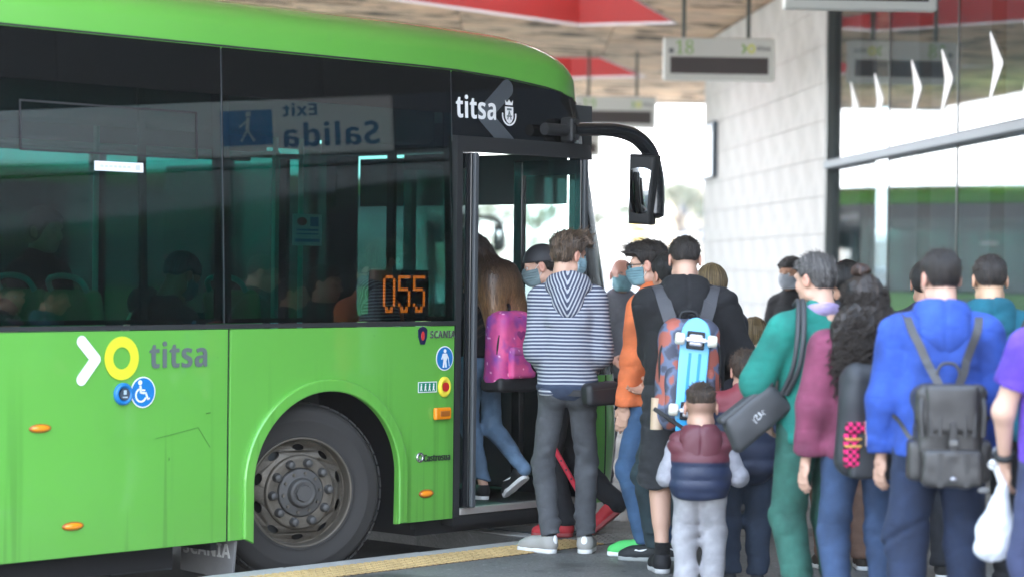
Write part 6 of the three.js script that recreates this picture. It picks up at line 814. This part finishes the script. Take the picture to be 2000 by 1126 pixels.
// maroon sweatshirt, curly hair
{
  const p = person({ label: 'woman with long dark curly hair and topknot in a maroon sweatshirt and jeans', x: 1.535, z: -10.28, H: 1.56, turn: PI + 0.12, w: 1.06, seed: 41, group: QUEUE, headPitch: 0.12, skin: SKIN.light, hands: [[0.275, 0.74, 0.02], [-0.2, 0.80, 0.06]], elbow: [[0.5, 0, -1], [-0.5, 0, -1]], handTwist: [0.3, -0.3], feet: [[0.12, 0, 0.1], [-0.12, 0, -0.1]], top: { color: C(150, 66, 98), hem: 0.86, off: 0.02, puff: 0.012, boxy: 0.8, cut: 0.93 }, trousers: { color: C(66, 92, 132), off: 0.008, flare: 0.004, fold: 0.007 }, shoes: { color: C(60, 60, 70) } });
  const hc = p.headC, k = p.k, hf0 = field([ell([0, hc[1] + 0.02, hc[2] - 0.02], [0.105, 0.105, 0.115]), ell([0, hc[1] - 0.14, -0.085], [0.15, 0.16, 0.09]), ell([0.03, hc[1] - 0.28, -0.115], [0.115, 0.11, 0.06]), ell([-0.10, hc[1] - 0.2, -0.075], [0.08, 0.15, 0.07]), ell([0.115, hc[1] - 0.2, -0.065], [0.065, 0.15, 0.06])], -0.008, 0.04);
  const hf = (x, y, z) => { const d = hf0(x, y, z); return d < 0.06 && d > -0.05 ? d + 0.012 * vnoise(x * 26, y * 20, z * 26) + 0.008 * vnoise(x * 55, y * 40, z * 55) : d; };
  const face = ell([0, hc[1] - 0.04, hc[2] + 0.11], [0.08, 0.11, 0.09]), hm = hairMat(lin(0.042, 0.028, 0.020));
  const hr = mesh('curly_hair', net((x, y, z) => smax(hf(x, y, z), -prim(face, x, y, z, 0), 0.02), [[-0.24, hc[1] - 0.46, -0.26], [0.24, hc[1] + 0.16, 0.14]], 0.009, null, (x, y, z) => [x * 2, y]), hm, p.g);
  mesh('topknot', net(wob(field([ell([0.01, hc[1] + 0.135, hc[2] - 0.02], [0.042, 0.032, 0.042])], 0, 0.02), 0.008, 60, 4), [[-0.08, hc[1] + 0.06, hc[2] - 0.1], [0.09, hc[1] + 0.20, hc[2] + 0.06]], 0.006), hairMat(lin(0.06, 0.028, 0.018)), hr);
  const r = rng(9), curls = []; for (let i = 0; i < 620; i++) { const a = (r() - 0.5) * 4.4, y = hc[1] + 0.10 - 0.44 * r(), v = V(Math.sin(a) * 0.13, y, -0.06 - Math.cos(a) * 0.11), e = 0.004; let n = V(0, 0, -1); for (let q = 0; q < 4; q++) { const d = hf0(v.x, v.y, v.z); n = V(hf0(v.x + e, v.y, v.z) - d, hf0(v.x, v.y + e, v.z) - d, hf0(v.x, v.y, v.z + e) - d).normalize(); v.addScaledVector(n, -d + 0.002); } if (v.z > 0.03) continue; const pts = [], L = 0.06 + 0.06 * r(), w = 0.008 + 0.006 * r(), ph = r() * 6, tr = 1.3 + r(); for (let j = 0; j <= 12; j++) { const t = j / 12; pts.push([v.x + n.x * 0.006 + w * Math.cos(ph + t * tr * 6.28) + (r() - 0.5) * 0.004, v.y - L * t, v.z + n.z * 0.006 + w * Math.sin(ph + t * tr * 6.28) - 0.01 * t]); } curls.push(tube(pts, 0.0030, 18, 5)); }
  mesh('curls', curls, hairMat(lin(0.062, 0.042, 0.030)), hr).userData.kind = 'stuff';
  const b = p.prop('backpack', 'black backpack with pink checked trim on the maroon sweatshirt', 'backpack'), cy = 0.945, z = -0.235, gm = nylon(lin(0.028, 0.030, 0.034)), chk = dataTex('chk', 32, (u, v) => ((u * 2 | 0) + (v * 2 | 0)) % 2 ? [0.25, 0.02, 0.12] : [0.88, 0.12, 0.42]), cm = std(lin(1, 1, 1), 0.7, { map: rep(chk, 30) });
  soft('main_bag', [-0.03, cy - 0.025, z], [0.165, 0.24, 0.085], 0.075, gm, b, { taper: 0.10, A: 0.012, fr: 11 }); soft('lower_pocket', [-0.03, cy - 0.17, z - 0.08], [0.135, 0.10, 0.03], 0.02, gm, b);
  mesh('checked_band', uvPlane(box(-0.19, cy - 0.075, z - 0.118, 0.125, cy - 0.03, z - 0.08, 0.008), (x, y) => x, (x, y) => y), cm, b); mesh('checked_side', uvPlane(box(0.065, cy - 0.22, z - 0.114, 0.128, cy - 0.076, z - 0.06, 0.012), (x, y) => x, (x, y) => y), cm, b);
  mesh('orange_trim', [box(0.06, cy - 0.105, z - 0.120, 0.132, cy - 0.095, z - 0.1, 0.003), box(0.06, cy - 0.135, z - 0.120, 0.132, cy - 0.125, z - 0.1, 0.003)], std(lin(0.55, 0.30, 0.06), 0.7), b); mesh('zip_pull', [box(0.005, cy - 0.085, z - 0.135, 0.022, cy - 0.02, z - 0.12, 0.004).rotateZ(-0.03), box(0.03, cy - 0.13, z - 0.132, 0.046, cy - 0.065, z - 0.12, 0.004)], std(lin(0.55, 0.36, 0.2), 0.6), b);
  b.children.forEach((c) => { c.position.x += 0.035; c.position.y += 0.03; });
  for (const s of [1, -1]) mesh('shoulder_strap', p.strap([[0.11 * s, 0.98, 0.14], [0.115 * s, 1.15, 0.14], [0.115 * s, 1.305, 0.0], [0.10 * s, 1.25, -0.13], [0.08 * s, 1.17, -0.15]], 0.055), gm, b);
}
// people half hidden behind
person({ label: 'dark haired person in brown trousers hidden behind the curly haired woman', x: 1.78, z: -12.5, H: 1.63, turn: PI + 0.1, cell: 0.015, seed: 43, group: QUEUE, skin: SKIN.mid, hair: { t: 0.014, color: HAIR.black }, top: { name: 'jumper', color: C(46, 48, 58) }, trousers: { color: C(140, 104, 84), flare: 0.016 }, shoes: { color: C(60, 50, 40) } });
person({ label: 'dark haired person whose head shows just left of the blue hoodie man', x: 2.15, z: -12.2, H: 1.63, turn: PI - 0.1, cell: 0.015, seed: 44, group: QUEUE, skin: SKIN.mid, hair: { t: 0.016, color: HAIR.black }, top: { name: 'jumper', color: C(56, 60, 70) }, trousers: { color: C(40, 44, 52) }, shoes: { color: C(40, 40, 40) } });
// blue hoodie
{
  const bm = cloth(C(52, 96, 200, 0.85));
  const p = person({ label: 'man in a bright blue hoodie and navy trousers with a black leather backpack', x: 1.772, z: -9.72, H: 1.665, turn: PI - 0.02, w: 1.05, h: 0.010, seed: 47, group: QUEUE, headYaw: 0.22, headPitch: 0.12, skin: SKIN.light, scalp: [0.36, 0.29, 0.26], hands: [[0.225, 0.86, 0.09], [-0.22, 0.88, 0.12]], elbow: [[0.7, 0, -1], [-0.7, 0, -1]], handTwist: [0.5, -0.5], feet: [[0.14, 0, 0.15], [-0.14, 0, -0.15]], hair: { t: 0.007, top: 0.013, color: HAIR.dark, nape: -0.058 },
    top: { name: 'hoodie', mat: bm, hem: 0.865, off: 0.020, puff: 0.012, boxy: 0.9, hood: true, hoodW: 1.2, hoodH: 1.05, cut: 1.12, fold: 0.007 }, trousers: { color: C(44, 60, 92, 0.8), off: 0.016, flare: 0.018, fold: 0.009 }, shoes: { color: C(60, 60, 66) } });
  mesh('pocket_print', new THREE.SphereGeometry(1, 14, 8).scale(0.03, 0.012, 0.006).rotateY(0.5).translate(-0.165, 0.695, -0.115), std(lin(0.7, 0.7, 0.68), 0.6), p.g);
  const b = p.prop('backpack', 'black leather drawstring backpack with flap and two front pockets on the blue hoodie', 'backpack'), lm = std(lin(0.042, 0.039, 0.037), 0.42, { bumpMap: rep(weave, 5), bumpScale: 0.001 }), cy = 0.925, z = -0.245;
  soft('main_bag', [0, cy, z], [0.136, 0.205, 0.085], 0.05, lm, b, { A: 0.010, fr: 16, taper: -0.10 }); soft('flap', [0, cy + 0.11, z - 0.075], [0.105, 0.10, 0.028], 0.025, lm, b, { A: 0.004, taper: -0.05 });
  soft('front_pocket', [0, cy - 0.125, z - 0.088], [0.12, 0.075, 0.03], 0.022, lm, b, { A: 0.006, fr: 22 }); for (const s of [1, -1]) { soft('side_pocket', [0.138 * s, cy - 0.10, z], [0.032, 0.085, 0.06], 0.026, lm, b, { A: 0.006 }); mesh('buckle_strap', box(0.052 * s - 0.012, cy - 0.20, z - 0.123, 0.052 * s + 0.012, cy - 0.06, z - 0.112, 0.004), lm, b); mesh('drawstring_gather', [0, 1, 2].map((i) => tube([[(0.04 + i * 0.035) * s, cy + 0.20, z - 0.02], [(0.05 + i * 0.038) * s, cy + 0.12, z - 0.085], [(0.05 + i * 0.036) * s, cy, z - 0.095]], 0.011, 20, 7)), lm, b); }
  mesh('flap_strap', box(-0.014, cy - 0.06, z - 0.113, 0.014, cy + 0.06, z - 0.098, 0.004), lm, b); mesh('buckle', box(-0.019, cy - 0.035, z - 0.118, 0.019, cy - 0.01, z - 0.108, 0.004), std(lin(0.12, 0.12, 0.12), 0.3, { metalness: 0.8 }), b); mesh('pocket_stud', new THREE.SphereGeometry(0.012, 12, 8).scale(1.2, 0.8, 0.5).translate(0, cy - 0.165, z - 0.122), std(lin(0.3, 0.3, 0.32), 0.3, { metalness: 0.8 }), b);
  mesh('top_handle', tube([[0.035, cy + 0.215, z + 0.03], [0.045, cy + 0.25, z + 0.03], [0.025, cy + 0.285, z + 0.035], [-0.025, cy + 0.285, z + 0.035], [-0.045, cy + 0.25, z + 0.03], [-0.035, cy + 0.215, z + 0.03]], 0.007, 30, 8), lm, b);
  for (const s of [1, -1]) { mesh('shoulder_strap', p.strap([[0.14 * s, 1.0, 0.16], [0.15 * s, 1.22, 0.15], [0.155 * s, 1.385, 0.0], [0.125 * s, 1.315, -0.14], [0.075 * s, 1.20, -0.20], [0.035 * s, 1.12, -0.23]], 0.034, 0.006, 0.006), lm, b); mesh('lower_strap', p.strap([[0.10 * s, 0.87, -0.22], [0.17 * s, 0.93, -0.13], [0.2 * s, 1.0, -0.03]], 0.018, 0.003, 0.004), lm, b); }
}
// teal jacket
{
  const p = person({ label: 'short haired youth in a teal top with dark strap behind the blue hoodie', x: 2.215, z: -10.9, H: 1.655, turn: PI - 0.08, w: 1.06, seed: 53, group: QUEUE, headPitch: 0.18, headYaw: 0.05, skin: lin(0.62, 0.38, 0.24), scalp: [0.42, 0.36, 0.32], hair: { t: 0.006, top: 0.010, color: lin(0.05, 0.036, 0.028), nape: -0.045, fadeW: 0.02 }, top: { name: 'hoodie', color: C(0, 112, 134), hem: 0.85, hood: true, hoodW: 1.2, boxy: 0.8, off: 0.02 }, trousers: { color: C(26, 26, 30), flare: 0.012 }, shoes: { color: C(30, 30, 34) } });
  const b = p.prop('sling_bag', 'dark sling strap and bag across the back of the teal top', 'sling bag'); mesh('bag_strap', p.strap([[0.18, 1.05, -0.1], [0.05, 1.14, -0.18], [-0.1, 1.24, -0.17], [-0.17, 1.36, -0.05]], 0.05, 0.006, 0.008), nylon(lin(0.03, 0.03, 0.025)), b); soft('bag_body', [0.05, 1.08, -0.19], [0.12, 0.08, 0.04], 0.03, nylon(lin(0.03, 0.03, 0.028)), b);
}
// purple shirt at the edge
{
  const p = person({ label: 'person in a purple T-shirt at the edge of the photo holding a white bag', x: 2.16, z: -9.15, H: 1.63, turn: PI + 0.35, w: 1.15, seed: 59, group: QUEUE, headYaw: -0.2, skin: lin(0.60, 0.37, 0.27), bareCell: 0.009, hands: [[0.165, 0.90, 0.14], [-0.16, 0.95, 0.25]], elbow: [[1.0, -0.2, -0.25], [-0.5, 0, -1]], feet: [[0.12, 0, 0.1], [-0.12, 0, -0.1]], hair: { t: 0.016, color: HAIR.brown }, top: { name: 'shirt', color: C(112, 72, 205, 0.9), sleeves: 'short', hem: 0.87, boxy: 1 }, trousers: { color: C(72, 80, 118, 0.8), flare: 0.014 }, shoes: { color: C(60, 60, 66) } });
  const [A, Bq, Cw] = p.arms[0], d = V(...Cw).sub(V(...Bq)).normalize(), wr = V(...Cw).addScaledVector(d, -0.035), w = p.prop('wrist_watch', 'black wrist watch on the bare arm of the purple shirt person', 'watch'), q = new THREE.Quaternion().setFromUnitVectors(V(0, 1, 0), d);
  mesh('watch_band', new THREE.TorusGeometry(0.034, 0.011, 10, 32).rotateX(PI / 2).scale(1, 1.3, 1).applyQuaternion(q).translate(wr.x, wr.y, wr.z), M.dark, w); mesh('watch_case', new THREE.CylinderGeometry(0.022, 0.022, 0.014, 24).rotateZ(PI / 2).translate(0.040, 0, 0).applyQuaternion(q).translate(wr.x, wr.y, wr.z), std(lin(0.1, 0.1, 0.11), 0.3, { metalness: 0.5 }), w);
  const hw = p.g.localToWorld ? (p.g.updateMatrixWorld(true), p.g.localToWorld(V(...Cw).addScaledVector(d, 0.06))) : V(1.9, 0.86, -9.1);
  const b = thing('plastic_bag', 'white plastic carrier bag hanging from the hand at the photo edge', 'bag', [hw.x - 0.03, hw.y - 0.185, hw.z]), pf = field([ell([0, -0.06, 0], [0.088, 0.085, 0.055]), cap([0.0, 0.0, 0], [0.03, 0.17, 0], 0.062, 0.016), ell([-0.03, -0.11, 0.01], [0.058, 0.04, 0.045])], 0, 0.05);
  mesh('bag_body', net((x, y, z) => { const dd = pf(x, y, z); return Math.abs(dd) < 0.04 ? dd + 0.0045 * (1 - 2 * Math.abs(vnoise(x * 34 + y * 8, y * 9, z * 34))) + 0.004 * vnoise(x * 60, y * 30, z * 60) : dd; }, [[-0.16, -0.20, -0.12], [0.15, 0.24, 0.12]], 0.007), phys(lin(0.82, 0.83, 0.86), 0.35, { transmission: 0.25, thickness: 0 }), b); mesh('bag_handle', [tube([[0.02, 0.15, 0.0], [0.0, 0.20, 0.01], [-0.02, 0.235, 0.02], [-0.035, 0.225, 0.03]], 0.016, 20, 8)], M.white, b);
}
// passengers seen through the windows
{
  const seatP = (x, z, dy = 0) => { const q = bay(0, x, z); return { x: q[0], z: q[1], base: 0.2 + dy, seated: 0.62, cell: 0.016, turn: TH + PI / 2, hands: [[0.10, 1.0, 0.28], [-0.1, 1.0, 0.28]], feet: [[0.1, 0.42, 0], [-0.1, 0.42, 0]], headPitch: 0.1 }; };
  const IN = 'passengers inside the bus';
  person({ ...seatP(-0.72, -0.42, 0.02), label: 'passenger in a turquoise knitted cap bending over inside the bus', H: 1.70, seed: 61, group: IN, headPitch: 0.5, lean: 0.25, skin: SKIN.tan, mask: C(120, 170, 176), eyes: true, hair: { t: 0.020, top: 0.022, nape: -0.03, fz: 0.09, front: 0.05, color: lin(0.02, 0.18, 0.22), fadeW: 0.006 }, top: { name: 'jacket', color: C(20, 20, 24) }, trousers: { color: C(30, 32, 40) } });
  person({ ...seatP(-1.72, -0.36, -0.1), label: 'child passenger by the window at the left edge of the photo', H: 1.45, seed: 62, group: IN, skin: SKIN.mid, eyes: true, hair: { t: 0.014, color: HAIR.black }, top: { name: 'jumper', color: C(40, 44, 40) }, trousers: { color: C(30, 32, 40) } });
  const q = bay(0, -1.0, -1.0); person({ x: q[0], z: q[1], base: 0.2, label: 'standing passenger in black with long dark hair inside the bus', H: 1.66, turn: TH + 0.3, cell: 0.016, seed: 63, group: IN, skin: SKIN.mid, hair: { t: 0.026, top: 0.024, nape: -0.11, color: HAIR.black, fz: 0.08 }, top: { name: 'coat', color: C(16, 16, 18), hem: 0.6, boxy: 1.2 }, trousers: { color: C(18, 18, 20) }, shoes: { color: C(20, 20, 20) } });
  person({ ...seatP(-0.22, -1.12, -0.1), label: 'passenger holding a phone close to the window seam', H: 1.55, seed: 64, group: IN, headPitch: 0.35, turn: TH + 1.2, skin: SKIN.light, eyes: true, hair: { t: 0.016, color: HAIR.dark, nape: -0.09 }, top: { name: 'jumper', color: C(120, 110, 130) }, trousers: { color: C(30, 32, 40) } });
}
renderer.render(scene, camera);
